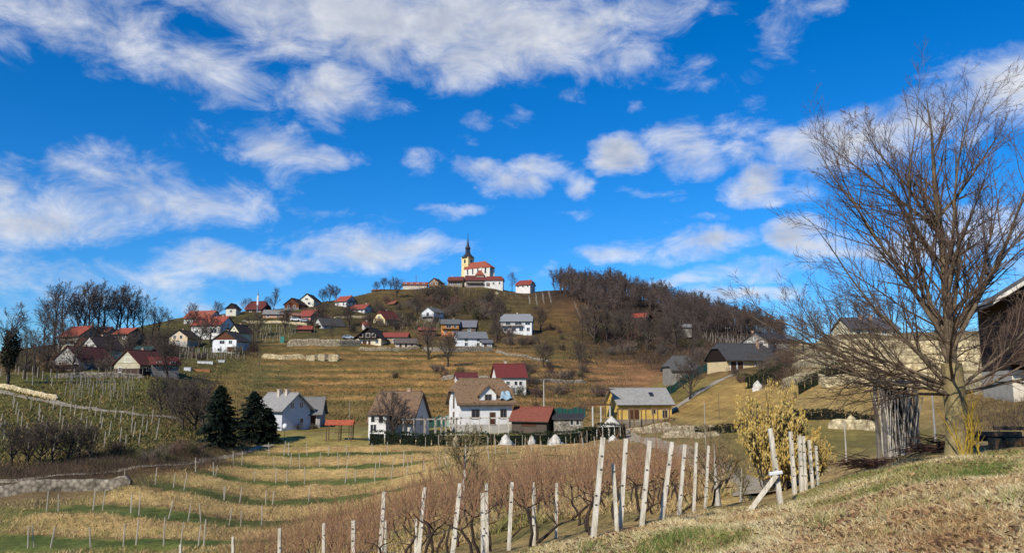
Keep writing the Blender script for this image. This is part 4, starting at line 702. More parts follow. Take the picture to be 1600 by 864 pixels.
# bare shrubs
SH = [(682,470,24,10,9,6.0,'bare shrub in the thicket left below the church'),(735,488,45,15,20,6.4,'bare shrub in the wide thicket below the church'),(640,488,45,14,11,4.2,'bare shrub on the slope left of the church thicket'),(372,545,26,12,9,3.6,'bare shrub behind the white chalet'),(290,556,34,7,9,3,'bare shrub before the cream house'),(248,540,34,12,10,4,'bare shrub beside the left skyline trees'),
 (950,535,45,22,20,5.0,'bare shrub in the brown thicket right of the white half-hipped house'),(1050,545,45,22,16,4.8,'bare shrub on the slope below the forest'),(860,535,20,18,6,3.2,'olive shrub on the green slope right of the village'),(870,600,75,22,24,3.4,'pale bare shrub behind the rusty-roofed shed'),(690,585,40,8,5,2.4,'bare shrub on the stepped meadow'),(620,590,10,3,2,1.8,'low dark bush alone on the meadow'),
 (1218,580,22,18,8,3.2,'bare shrub between the farmhouse and the stone terraces'),(1160,590,18,8,4,2.4,'bare shrub before the long farmhouse'),(240,718,80,8,12,1.8,'brown bramble bush on the bank above the left path'),(110,572,110,14,24,3.6,'bare shrub around the lower left houses'),(800,530,45,12,14,3.6,'bare shrub below the white half-hipped house'),(560,505,95,18,26,3.6,'bare shrub between the upper village houses'),(465,670,28,4,5,1.5,'reddish bush before the pale grey house'),(1360,600,20,6,3,1.8,'thorny shrub on the lowest stone terrace'),(880,645,60,8,7,2.0,'bare bush on the grass behind the stone shed')]
for j, (px, py, sx, sy, n, hh, lab) in enumerate(SH):
    r = np.random.default_rng(50 + j)
    for i in range(n):
        p = hit(px + r.uniform(-1, 1) * sx, py + r.uniform(-1, 1) * sy); plant('bare_shrub', SHRUB[(i + j) % 4], (p[0], p[1], p[2] - .1), hh / 3 * r.uniform(.7, 1.25), r.uniform(0, 6), lab, 'shrub', 'shrubs: ' + lab, ('stems', 'twigs'))
# two spruces
def spruce(px, d, hp, label, seed, wd=.3):
    r = np.random.default_rng(seed); H = hp / F * d; x, y, z = on(px, d); e = empty('spruce_tree', (x, y, z), 0, label, 'spruce', 'spruces beside the pale grey house'); put('trunk', np_mesh('trunk', *tubes([(np.array([(0, 0, -.5), (0, 0, H * .5), (0, 0, H)]), np.array([.2, .12, .02]))], 7)), DBARK, e)
    Vs = []; Cs = []; cols = np.array([h2(c) for c in ('16221a', '1e2c1e', '283622', '121a16')])
    for k in range(int(H * 30)):
        t = r.random() ** .8; zz = H * (.06 + .94 * t); L = H * wd * (1 - t) ** .7 * r.uniform(.45, 1.2) + .12; a = r.uniform(0, 6.28); dx, dy = math.cos(a), math.sin(a); n = int(10 + L * 16)
        s = r.uniform(.1, 1, n) * L; dr = -.28 * s + .1 * (s / L) ** 2 * L; c = np.c_[dx * s, dy * s, zz + dr] + r.normal(0, .07, (n, 3)); u = np.array([dx, dy, -.45]) * .28 + r.normal(0, .12, (n, 3)); w = np.array([-dy, dx, 0]) * .1 + r.normal(0, .05, (n, 3)) + np.array([0, 0, -.09])
        Vs.append(np.stack([c - w, c + w, c + u], 1).reshape(-1, 3)); Cs.append(np.repeat(cols[r.integers(0, 4, n)], 3, 0))
    V = np.concatenate(Vs); put('crown', np_mesh('crown', V, np.arange(len(V)).reshape(-1, 3), np.concatenate(Cs)), LEAF, e)
spruce(341, hit(341, 702)[1], 96, 'dark spruce with thin top, left of the pair', 1, .38); spruce(394, hit(394, 694)[1], 78, 'broad dark spruce hiding the pale grey house, right of the pair', 2, .56); spruce(418, hit(418, 690)[1], 50, 'small spruce tucked behind the broad one', 3, .36)
# clipped hedges
def hedge(label, pts, h, w, cols, seed, dens=85, name='hedge'):
    P = np.array([on(px, d) for px, d in pts]); s = np.r_[0, np.cumsum(np.hypot(*np.diff(P[:, :2], axis=0).T))]; r = np.random.default_rng(seed); n = int(s[-1] * dens * h); u = r.uniform(0, s[-1], n); x = np.interp(u, s, P[:, 0]); y = np.interp(u, s, P[:, 1])
    f = r.random(n); top = h * (1 + .22 * fnoise(u / 1.7, u * 0, seed, 3)); zz = np.where(f < .6, r.uniform(-.2, 1, n) * top, top * r.uniform(.9, 1.04, n)); oy = np.where(f < .6, -w / 2, r.uniform(-w / 2, w / 2, n)) + r.normal(0, .06, n)
    c = np.c_[x, y + oy, gz(x, y) + zz]; a = r.normal(0, .13, (n, 3)); b = r.normal(0, .13, (n, 3)); V = np.stack([c, c + a, c + b], 1).reshape(-1, 3); C = np.repeat(np.array([h2(q) for q in cols])[r.integers(0, len(cols), n)], 3, 0)
    e = empty(name, tuple(P[0]), 0, label, 'hedge'); o = put('foliage', np_mesh('foliage', V - P[0], np.arange(3 * n).reshape(-1, 3), C), LEAF, e); m = MB()
    for k in range(len(P) * 3):
        q = k / (len(P) * 3 - 1) * s[-1]; q2 = min(s[-1], q + s[-1] / (len(P) * 3)); A = [np.interp(q, s, P[:, i]) for i in range(3)]; B = [np.interp(q2, s, P[:, i]) for i in range(3)]; hh = h * .82
        if q2 > q: m.poly([(A[0], A[1] - w * .36, A[2] - .6), (B[0], B[1] - w * .36, B[2] - .6), (B[0], B[1] - w * .36, B[2] + hh), (A[0], A[1] - w * .36, A[2] + hh)]); m.poly([(A[0], A[1] - w * .36, A[2] + hh), (B[0], B[1] - w * .36, B[2] + hh), (B[0], B[1] + w * .4, B[2] + hh), (A[0], A[1] + w * .4, A[2] + hh)])
    m.v = [tuple(np.array(v) - P[0]) for v in m.v]; m.build('branches', mat('hedge_core', h2('1c2216'), h2('12160e'), 3), e)
GR = ('243218', '2e3c1e', '1a2612', '3a4424')
hedge('long clipped green hedge along the wall below the thatched houses', [(578, 122), (660, 122), (760, 122), (870, 123), (915, 124)], 2.0, 1.2, GR, 1); hedge('rounded dark bushes at the right end of the long hedge', [(905, 126), (940, 127), (978, 128)], 2.3, 1.8, ('22301a', '2c3a1e', '3a3226', '1a2414'), 2)
hedge('square green hedge on the stone terrace at the right', [(1246, 114), (1290, 113.5), (1332, 113)], 1.7, 1.2, GR, 3); hedge('dark hedge along the low stone wall right of the road', [(1085, 110), (1150, 104), (1230, 100), (1300, 90), (1368, 84)], 1.1, .9, ('2c2e1e', '3a3626', '242a18'), 4); hedge('dark green bushes before the long farmhouse', [(1163, 152), (1190, 150), (1222, 148)], 2.6, 2, GR, 5)
# the big bare tree on the lawn
def big_tree():
    r = np.random.default_rng(2024); x, y, z = on(1498, 20.5); e = empty('linden_tree', (x, y, z), 0, 'large bare tree with fan of branches on the lawn at the right', 'tree')
    P = np.array([(0, 0, -.4), (.0, 0, .0), (.02, 0, .5), (.03, 0, 1.2), (.02, 0, 1.9), (0, 0, 2.5)]); R = np.array([.46, .36, .29, .26, .27, .25]); put('trunk', np_mesh('trunk', *tubes([(P, R)], 14), None, True), bark('lichen_bark', 'a08f60', '645740', 5), e)
    mains = []; tw = []; sp = [  # sideways, depth, up, length, start height, radius
     (0, .05, 1, 7.6, 2.3, .15), (-.12, -.1, 1, 7.2, 2.3, .12), (.16, .1, 1, 7.2, 2.3, .12), (-.32, .12, 1, 6.9, 2.2, .12), (.36, -.12, 1, 6.8, 2.2, .11), (-.55, -.1, 1, 6.4, 2.1, .11), (.6, .15, 1, 6.2, 2.1, .10), (-.85, .2, 1, 5.8, 2.0, .10), (.95, -.1, 1, 5.6, 1.9, .10),
     (-1.3, -.2, .9, 5.2, 1.9, .09), (1.3, .2, .8, 5, 1.85, .085), (-1.7, .3, .62, 4.9, 1.85, .085), (-1.9, -.4, .34, 4.8, 1.75, .08), (1.8, -.4, .4, 4.6, 1.75, .08), (-2, .2, .12, 4.4, 1.7, .07), (2, .2, .15, 4.2, 1.7, .07), (.1, -1.1, .9, 4.8, 2.1, .09), (-.2, 1.2, .9, 5, 2.1, .09), (-.7, -1.1, .8, 4.6, 2.0, .08), (.7, 1.1, .8, 4.6, 2.0, .08), (-1.2, 1.2, .5, 4.4, 1.9, .07), (1.1, -1.2, .5, 4.2, 1.9, .07), (-1.6, -1.0, .2, 4.0, 1.7, .06), (-1.05, .1, 1, 5.6, 2.0, .09), (-.7, .35, 1, 6.0, 2.1, .09), (-1.5, .1, .75, 5.0, 1.9, .08), (.8, -.2, .95, 5.4, 2.0, .08)]
    lead = curve(r, (0, 0, 2.3), (.01, .02, 1), 7.3, 16, .035, .03, .15, .014); mains.append(lead); sprout(r, lead, 3, tw, (20, 8, 4), (.34, .46, .42), .62, .05, .08, .0038, .1, 2)
    for k, (a, b, c, L, h, q) in enumerate(sp[1:]):
        hh = h if abs(a) + abs(b) > 1.25 else 2.25 + .17 * k; lp = lead[0][min(16, max(0, int((hh - 2.3) / 7.3 * 16)))] if hh > 2.3 else np.array((a * .07, b * .07, hh))
        m = curve(r, lp, (a, b, c), (L - max(0, hh - 2.2) * .6) * (1.1 if a < 0 else 1.03), 14, .065, .035, q, .012); m = (m[0], m[1] * .56); mains.append(m); sprout(r, m, 3, tw, (18, 9, 5), (.47, .46, .42), .64, .045, .085, .0038, .12, 2)
    put('limbs', np_mesh('limbs', *tubes(mains, 8), None, True), bark('limb_bark', '7d6d56', '4a3f33', 6), e); put('crown', np_mesh('crown', *tubes(tw, 3)), bark('linden_twig', '74604f', '4c3e36', 3), e)
    # yellow suckers at the foot
    x2, y2, z2 = on(1512, 19.6); s = empty('yellow_shoots', (x2, y2, z2), 0, 'bright yellow suckers sprouting beside the big tree trunk', 'shoots'); st = []; t2 = []
    for k in range(10):
        b = curve(r, (r.normal(0, .12), r.normal(0, .1), -.1), (r.uniform(-.35, .3), r.uniform(-.15, .15), 1), r.uniform(.9, 2.0), 6, .09, .03, .022, .008); st.append(b); sprout(r, b, 1, t2, (5,), (.4,), .5, .06, .1, .006)
    ym = bark('yellow_bark', 'b8952f', '8f7834', 4); put('stems', np_mesh('stems', *tubes(st, 5)), ym, s); put('twigs', np_mesh('twigs', *tubes(t2, 3)), ym, s)
big_tree()
# hazel full of catkins
def hazel():
    r = np.random.default_rng(77); x, y, z = on(1216, 33); e = empty('hazel_bush', (x, y, z), 0, 'tall hazel bush covered in yellow catkins beside the white posts', 'bush'); st = []; tw = []; V = []; C = []; cols = np.array([h2(c) for c in ('dcbf6a', 'cba955', 'e6d08c', 'b4944c')])
    for k in range(58):
        a = r.uniform(0, 6.28); t = r.uniform(.02, .68); b = curve(r, (r.normal(0, .3), r.normal(0, .3), -.2), (t * math.cos(a), t * math.sin(a), 1), r.uniform(2.2, 4.9) * (1.05 - .5 * t), 7, .06, .01, .03, .008); st.append(b); sprout(r, b, 2, tw, (9, 3), (.34, .5), .6, .05, .1, .006, .2)
    for P, R in tw + st:
        for k in range(9 if len(P) < 7 else 14):
            p = P[r.integers(1, len(P))]; L = r.uniform(.09, .19); w = .017; q = r.uniform(0, 3.14); u = np.array([math.cos(q) * w, math.sin(q) * w, 0]); v = np.array([-u[1], u[0], 0]); j = r.normal(0, .012, 3); top = p + j; bot = p + j + np.array([r.normal(0, .015), r.normal(0, .015), -L])
            V += [top, (top + bot) / 2 + u, bot, (top + bot) / 2 - u, top, (top + bot) / 2 + v, bot, (top + bot) / 2 - v]; C += [cols[r.integers(0, 4)]] * 8
    put('stems', np_mesh('stems', *tubes(st, 4)), TWIG, e); put('twigs', np_mesh('twigs', *tubes(tw, 3)), TWIG, e); put('catkins', np_mesh('catkins', np.array(V), np.arange(len(V)).reshape(-1, 4), np.array(C)), LEAF, e)
    e2 = plant('hazel_bush', [o.data for o in e.children], on(1272, 36), .5, 1.4, 'smaller catkin hazel bush right of the tall one', 'bush', None, ('stems', 'twigs', 'catkins'))
hazel()
# ---------------------------------------------------------------- walls, poles, vineyards
STONE = mat('field_stone', h2('b5a78c'), h2('7c6f5a'), 2.4, .95, .015, kind='voronoi'); PALE = mat('pale_limestone', h2('d0c19c'), h2('a08f70'), 2.4, .95, .015, kind='voronoi'); GREYST = mat('grey_stone', h2('948a7a'), h2('5e564a'), 2.4, .95, .015, kind='voronoi')
def stone_wall(label, pts, h, th=.5, m=STONE, seed=0, pix=False, group=None):
    P = np.array([hit(*p) if pix else on(*p) for p in pts]); s = np.r_[0, np.cumsum(np.hypot(*np.diff(P[:, :2], axis=0).T))]; n = max(6, int(s[-1] / .55)); u = np.linspace(0, s[-1], n); x = np.interp(u, s, P[:, 0]); y = np.interp(u, s, P[:, 1]); z = gz(x, y)
    dx = np.gradient(x); dy = np.gradient(y); l = np.hypot(dx, dy) + 1e-9; nx, ny = -dy / l, dx / l; top = h * (1 + .06 * fnoise(u / 2.0, u * 0 + seed, seed, 4)) * np.clip(np.minimum(u, s[-1] - u) / 1.2 + .35, 0, 1); V = []; R = 6
    for k in range(R):                          # lumpy courses up the face, then the back
        f = k / (R - 2) if k < R - 1 else 1.0; o = (-th / 2 if k < R - 1 else th / 2) + .05 * fnoise(u / .8, u * 0 + k * 3.3, seed + k, 2); V.append(np.c_[x + nx * o, y + ny * o, z - .5 + (top + .5) * f])
    V.append(np.c_[x + nx * th / 2, y + ny * th / 2, z - .5]); V = np.stack(V, 1); K = V.shape[1]
    if dx.mean() < 0: V = V
    o0 = P[0]; Fc = [(i * K + j, (i + 1) * K + j, (i + 1) * K + j + 1, i * K + j + 1) for i in range(n - 1) for j in range(K - 1)]; o = put('stone_wall', np_mesh('stone_wall', V.reshape(-1, 3) - o0, np.array(Fc)), m, None, tuple(o0)); tag(o, label, 'wall', group); o['kind'] = 'thing'; return o
stone_wall('grey dry-stone retaining wall under the path at the lower left', [(-60, 773), (40, 771), (120, 766), (205, 757)], 1.1, .5, GREYST, 1, True)
for i, (y0, y1, h, a, t) in enumerate([(606, 611, 1.35, 1224, 'lowest pale stone terrace wall at the right, longest of six'), (592, 596, .75, 1334, 'short second terrace wall from below, right of the square hedge'), (578, 581, 1.0, 1240, 'third pale stone terrace wall from below, above the square hedge'), (565, 567, 1.0, 1242, 'fourth pale stone terrace wall from below'), (552, 553, 1.0, 1246, 'fifth pale stone terrace wall from below'), (541, 541, .95, 1250, 'topmost pale stone terrace wall under the grey-roofed house')]): stone_wall(t, [(a + k * (1640 - a) / 6, y0 + k * (y1 - y0) / 6) for k in range(7)], h, .6, PALE, 10 + i, True, 'stone terrace walls')
stone_wall('low stone wall with hedge between the road and the lawn', [(1005, 134), (1060, 122), (1120, 112)], .95, .5, STONE, 20); stone_wall('short bright stone wall piece right of the hazel bush', [(1296, 86), (1345, 82), (1372, 80)], 1.0, .5, PALE, 21); stone_wall('low wall below the dark hedge at the road', [(1035, 108), (1080, 104), (1125, 100)], .8, .5, STONE, 22)
stone_wall('long stone retaining wall before the black-gabled chalet', [(448, 545), (490, 543), (530, 541), (562, 541)], 2.3, .7, STONE, 23, True); stone_wall('short stone wall on the meadow beside the ruin', [(409, 562), (440, 562), (477, 562)], 1.3, .6, PALE, 24, True); stone_wall('stone wall along the foot of the chalet garden', [(560, 547), (610, 548), (655, 547)], 1.1, .6, STONE, 25, True)
stone_wall('stone wall below the long white house', [(660, 548), (700, 550), (770, 549)], 1.5, .6, GREYST, 26, True); stone_wall('broken wall of grey stones crossing the slope below the white house', [(775, 552), (815, 558), (860, 566)], .8, .6, GREYST, 27, True); stone_wall('low stone wall under the left village houses', [(85, 590), (150, 590), (225, 592)], 1.0, .6, GREYST, 28, True); stone_wall('pale wall edging the ridge road by the pink houses', [(385, 505), (430, 507), (480, 509)], .9, .5, PALE, 29, True); stone_wall('pale wall of the bungalow garden below the ridge', [(520, 500), (545, 499), (575, 497)], .9, .5, PALE, 30, True); stone_wall('dark stone bank behind the thatched house', [(690, 594), (740, 594), (770, 596)], 1.2, .6, GREYST, 31, True); stone_wall('rough stone bank right of the red metal roof', [(815, 596), (860, 600), (915, 600)], 1.0, .6, GREYST, 32, True); stone_wall('pale roadside wall along the upper path at the left', [(-30, 602), (40, 614), (90, 625)], .8, .5, PALE, 33, True)
stone_wall('garden wall under the pale grey pergolas', [(576, 125), (640, 125), (720, 125)], .7, .4, PALE, 34); stone_wall('stone wall before the yellow house', [(965, 138), (1000, 138), (1048, 138)], .9, .5, STONE, 35)
WHITE = mat('white_limestone', h2('dcd7ca'), h2('9a9486'), 2.5, .95, .03, 6)
def rock(label, px, d, w, h, m=WHITE, seed=0, name='boulder', cat='rock', ex=2.4):
    r = np.random.default_rng(seed); x, y, z = on(px, d); V = []; n, k = 9, 14
    for i in range(n):
        f = i / (n - 1)
        for j in range(k): a = 2 * math.pi * j / k; q = w / 2 * (1 - f ** ex) * (1 + r.uniform(-.28, .28)) + .02; V.append((q * math.cos(a), q * .8 * math.sin(a), -.3 + (h + .3) * f + r.uniform(-.05, .05)))
    Fc = [(i * k + j, i * k + (j + 1) % k, (i + 1) * k + (j + 1) % k, (i + 1) * k + j) for i in range(n - 1) for j in range(k)]; tag(put(name, np_mesh(name, V, np.array(Fc)), m, None, (x, y, z)), label, cat)
rock('white limestone outcrop in the hedge below the thatched house', 790, 120.5, 2.4, 2.0, seed=1); rock('small white rock in the middle of the hedge', 831, 120.5, 1.4, 1.7, seed=2); rock('pointed white rock in the hedge below the rusty shed', 868, 120.5, 2.4, 1.9, seed=3); rock('small white rock at the right end of the hedge', 958, 122, 1.5, 1.0, seed=4); rock('reddish rock at the hedge left of the white outcrop', 712, 120.5, 1.2, 1.7, STONE, 5); rock('pale conical pile of rubble before the yellow house', 956, 136, 6.8, 3.3, WHITE, 6, 'rubble_pile', 'rubble', 1.15); rock('bright stone mound among the bushes before the farmhouse', 1184, 146, 2.0, 1.8, WHITE, 7); rock('whitish round boulder on the slope below the church', 776, 408, 2.2, 1.4, PALE, 8); rock('pale stone outcrop at the right end of the low hedge', 1331, 85, 1.6, 1.4, PALE, 9)
# ruin on the meadow
x, y, z = hit(503, 564); e = empty('ruined_hut', (x, y, z), rad(4), 'roofless stone ruin with dark openings on the meadow', 'ruin'); b = MB(); sx = .225 * 22
for a0, a1 in ((-4.8, -2.2), (-1.2, 0.8), (2.0, 4.8)): MB().box(a0, a1, -.3, .3, -1, 2.1 - abs(a0) * .09).build('wall_piece', PALE, e)
MB().box(-4.8, 4.8, 3.2, 3.8, -1, 1.9).build('back_wall', GREYST, e)
# poles
def pole(label, px, d, py_top, r=.1, m=None, arm=None, name='utility_pole', base=None):
    x, y, z = on(px, d); H = at(px, py_top, d)[2] - z; e = empty(name, (x, y, z), 0, label, 'pole'); MB().bar((0, 0, -.6), (0, 0, H), r, r * .7, 8).build('shaft', m or wood('6e6458'), e)
    if arm == 'cross': MB().box(-.9, .9, -.06, .06, H - .5, H - .38).build('crossarm', wood('5a5048'), e); [MB().cone((q, 0, H - .38), [(.06, 0), (.08, .1), (.03, .2)], 6).build('insulator', flat('d8d8d4'), e) for q in (-.75, 0, .75)]
    if arm == 'lamp': MB().cone((0, 0, H - .1), [(.08, 0), (.3, .15), (.38, .42), (.3, .7), (.06, .84)], 12).build('globe', flat('f2f2ee', .3), e)
    if arm == 'mast': MB().box(-.35, .35, -.35, .35, H - 5.5, H - 1.5).build('antenna_panel', flat('d8d8dc'), e); MB().bar((0, 0, H), (0, 0, H + 1.5), .06).build('whip', flat('888a90'), e)
    return e
pole('tall slim antenna mast on the ridge beside the dark red barn', 402, 342, 457, .28, flat('8b8f98'), 'mast', 'antenna_mast'); pole('pale pole behind the rusty-roofed shed', 850, 158, 594, .11, flat('c9c4b8')); pole('thin grey pole left of the thatched cottage', 545, 127, 624, .06, flat('8f8a80')); pole('street lamp with white globe beside the spruces', 444, 121, 669, .05, flat('3a3a3a'), 'lamp', 'street_lamp'); pole('utility pole on the slope beside the bungalow', 525, 350, 462, .16, None, 'cross'); pole('utility pole below the house with grey roof', 491, 296, 500, .15, None, 'cross'); pole('utility pole at the edge of the forest vineyard', 1138, 300, 511, .15, None, 'cross'); pole('thin pole beside the small grey shed', 1064, 336, 497, .13); pole('pole on the ridge above the long orange roof', 650, 430, 431, .16, None, 'cross'); pole('slim pole on the meadow edge left of the ruin', 405, 228, 548, .1); pole('slender pale post leaning on the grass behind the lawn', 1323, 42, 658, .05, wood('b9b0a0')); pole('grey post with a white cap on the grass right of the arbor', 1462, 47, 615, .07, wood('a09c94'), None); pole('tall pale pole in front of the low hedge', 1103, 76, 628, .06, wood('b5ab98')); pole('dark slim pole on the grass slope right of the fruit tree', 1124, 128, 615, .05)
# green netting fences
def net(label, pts, h):
    P = np.array([on(*p) for p in pts]); n = 60; s = np.linspace(0, len(P) - 1, n); x, y, z = [np.interp(s, range(len(P)), P[:, i]) for i in range(3)]; z = gz(x, y); V = np.r_[np.c_[x, y, z - .2], np.c_[x, y + .05 * np.sin(s * 40), z + h * (1 + .08 * np.sin(s * 9))]] - P[0]
    e = empty('netting_fence', tuple(P[0]), 0, label, 'fence'); put('net', np_mesh('net', V, np.array([(i, i + 1, n + i + 1, n + i) for i in range(n - 1)])), mat('green_net', h2('2f6358'), h2('24504a'), 4, .7), e)
    for k in range(0, n, 7): MB().bar((V[k][0], V[k][1] - .06, V[k][2] - .3), (V[k][0], V[k][1] - .06, V[k][2] + h + .3), .05).build('post', wood('6a6258'), e)
net('blue-green netting fence climbing to the long farmhouse', [(1000, 178), (1045, 186), (1085, 194), (1110, 198)], 2.0); net('green netting fence behind the rusty-roofed shed', [(845, 168), (880, 170), (915, 172)], 1.8); net('teal netting between the two thatched houses', [(655, 146), (675, 147), (697, 148)], 1.9)
# cars and garden clutter
def car(label, px, py, d, yaw, col):
    x, y, z = on(px, d); e = empty('parked_car', (x, y, z), rad(yaw), label, 'car', 'parked cars'); b = MB(); pr = [(-2.1, .35), (2.1, .35), (2.15, .8), (1.3, .95), (.7, 1.45), (-1.2, 1.45), (-1.9, .95), (-2.15, .85)]
    b.poly([(a, -.85, c) for a, c in pr]); b.poly([(a, .85, c) for a, c in reversed(pr)])
    for (a, c), (a2, c2) in zip(pr, pr[1:] + pr[:1]): b.poly([(a, -.85, c), (a, .85, c), (a2, .85, c2), (a2, -.85, c2)])
    b.build('body', mat('car_' + col, h2(col), None, 1, .3, spec=.6), e)
    for s in (-1, 1): MB().poly([(-1.5, s * .86, .98), (1.1, s * .86, .98), (.6, s * .86, 1.38), (-1.1, s * .86, 1.38)][::s]).build('side_window', GLASS, e)
    for a in (-1.3, 1.3):
        for s in (-1, 1): w = MB().bar((a, s * .72, .33), (a, s * .9, .33), .33, n=14).build('wheel', flat('1c1c1e'), e)
car('white car parked by the pink houses on the ridge road', 462, 508, 323, 6, 'e4e4e4'); car('silver car parked right of the white car on the ridge road', 477, 508, 322, -4, '9a9ea4'); car('silver car parked at the end of the long stone wall', 544, 534, 291, 4, 'b4bcc4')
def bin_(label, px, py, w, dd, h, col, name='crate', cat='box', d=None):
    x, y, z = hit(px, py); e = empty(name, (x, y, z), rad(12), label, cat); MB().box(-w / 2, w / 2, -dd / 2, dd / 2, -.3, h).build('body', paint(col), e); MB().box(-w / 2 - .06, w / 2 + .06, -dd / 2 - .06, dd / 2 + .06, h, h + .1).build('lid', paint(col), e)
bin_('white box on the grass below the white chalet', 293, 580, 1.6, 1.2, .7, 'e2e2e0'); bin_('long white tarpaulined heap on the grass below the white chalet', 321, 568, 4.2, 1.4, .5, 'dcdcd8', 'covered_heap', 'heap'); bin_('pale trough on the grass right of the white heap', 346, 566, 1.8, .8, .5, 'cfcfca', 'trough', 'trough'); bin_('teal water tank in the upper vineyard', 441, 536, 1.3, 1.3, 2.0, '4a8a7c', 'water_tank', 'tank'); bin_('pale green tank beside the white thatched house', 711, 667, 3.4, 2, 1.9, '9ab4a4', 'water_tank', 'tank'); bin_('terracotta heap of firewood on the grass below the white chalet', 316, 581, 4, 1, .5, 'a8744c', 'firewood_heap', 'firewood')
# posts: the nearest 300 thin ones one by one, those farther up the hill as one mass
PW = wood('c4b8a4'); PG = wood('a69c8c'); _pm = {}
def thin_post(p, h, r, label, group, m, lean=(0, 0), name='vine_post'):
    k = (m.name,)
    if k not in _pm: b = MB().bar((0, 0, -.3), (0, 0, 1), 1, .85, 5); _pm[k] = b.mesh('vine_post'); _pm[k].materials.append(m)
    o = bpy.data.objects.new(name, _pm[k]); COLL.objects.link(o); o.location = p; o.scale = (r, r, h); o.rotation_euler = (lean[0], lean[1], 0); tag(o, label, 'post', group)
r = np.random.default_rng(3); nm = ['nearest', 'second', 'third', 'fourth', 'fifth', 'farthest']
YY = np.linspace(56, 121, 420)
for px in range(70, 1000, 27):
    jx = px + r.uniform(-8, 8); XX = (jx - CX) / F * YY; ph = tread(XX, YY) + 20; ok = np.where(field_w(XX, YY) > .5)[0]
    if len(ok) < 5: continue
    for K in range(int(ph[ok[0]]), int(ph[ok[-1]]) + 1):
        j = ok[np.argmin(np.abs(ph[ok] - K - .62))]
        if abs(ph[j] - K - .62) > .08: continue
        if r.random() < .14: continue
        x, Y = XX[j] + r.uniform(-1.3, 1.3), YY[j]; zz = g1(x, Y); u, v, _ = proj(x, Y, zz)
        if v > np.interp(u, [300, 480, 700, 900], [870, 800, 735, 706]) - 4: continue
        kk = min(5, max(0, int(ph.max()) - K)); thin_post((x, Y, zz), r.uniform(1.25, 2.0), r.uniform(.04, .06), 'thin weathered vine post on the %s terrace from the top, below the houses' % ('uppermost', 'second', 'third', 'fourth', 'fifth', 'lowest')[kk], 'vine posts, terrace %d' % kk, PW, (r.normal(0, .07), r.normal(0, .08)))
def grid_posts(poly, dx, dy, jit, cap, seed):
    q = [hit(*p)[:2] for p in poly]; xs = [a for a, b in q]; ys = [b for a, b in q]; rr = np.random.default_rng(seed); out = []
    for Y in np.arange(min(ys), max(ys), dy):
        for X in np.arange(min(xs), max(xs), dx):
            a, b = X + rr.normal(0, jit), Y + rr.normal(0, jit)
            if inpoly([a], [b], q)[0]: out.append((a, b, g1(a, b)))
    rr.shuffle(out); return sorted(out[:cap], key=lambda t: t[1])
for p in grid_posts([(0, 630), (130, 645), (270, 662), (265, 680), (225, 702), (150, 712), (0, 700)], 3.0, 4.2, .3, 90, 1): thin_post(p, r.uniform(1.6, 2.1), .06, 'thin pale vine post in the sloping vineyard below the upper left path', 'vine posts, left vineyard', PW, (r.normal(0, .04), .06))
for p in grid_posts([(112, 590), (228, 589), (190, 637), (96, 628)], 2.3, 2.9, .2, 80, 2): thin_post(p, r.uniform(1.6, 2.0), .06, 'grey vine post in the small dense vineyard under the left houses', 'vine posts, dense left patch', PG)
far_ = []
for i, (poly, dx, dy) in enumerate([([(280, 546), (385, 552), (380, 566), (275, 562)], 2.4, 4), ([(385, 510), (480, 513), (440, 540), (388, 535)], 2.6, 5), ([(600, 495), (690, 500), (690, 522), (610, 520)], 2.8, 5), ([(700, 450), (815, 452), (812, 463), (705, 462)], 3, 6), ([(816, 452), (858, 458), (866, 476), (824, 479)], 3.6, 2.2), ([(886, 474), (960, 490), (965, 505), (890, 500)], 5, 5), ([(1095, 520), (1168, 530), (1168, 542), (1100, 535)], 2.6, 5), ([(0, 580), (90, 588), (90, 610), (0, 600)], 4, 5), ([(640, 449), (700, 449), (700, 456), (640, 456)], 3, 6)]): far_ += grid_posts(poly, dx, dy, .25, 130, 10 + i)
b = MB(); [b.bar((x, y, z - .3), (x, y, z + random.uniform(1.6, 2.1)), .09, .08, 4) for x, y, z in far_]; o = b.build('vine_posts', PG); o['kind'] = 'stuff'; o['label'] = 'thin grey posts of the far vineyards up the hill'; o['category'] = 'posts'
# white posts along the lawn edge
WP = mat('whitewashed_post', h2('e2dac8'), h2('a0947c'), 5, .9, .01, 20, (3, 3, .6)); RING = flat('4a4238')
def white_post(label, bx, by, tx, ty, d=None, w=.06, name='vineyard_post'):
    p = np.array(hit(bx, by) if d is None else on(bx, d)); t = np.array(at(tx, ty, p[1])); e = empty(name, tuple(p), 0, label, 'post', 'whitish posts of the near vineyard'); v = t - p; H = np.linalg.norm(v); dn = v / H; m = MB().bar(tuple(-dn * .4), tuple(v), w * 1.08, w * .9, 4); o = m.build('shaft', WP, e)
    for k in (.3, .48, .66, .84):
        k += random.uniform(-.06, .06); c = v * k + np.array([random.uniform(-.5, .5) * w, -w * .95, 0])
        if random.random() < .8: MB().bar(tuple(c - np.array([.022, 0, 0])), tuple(c + np.array([.022, .0, .008])), .011, n=4).build('wire_staple', RING, e)
    return e, p, t
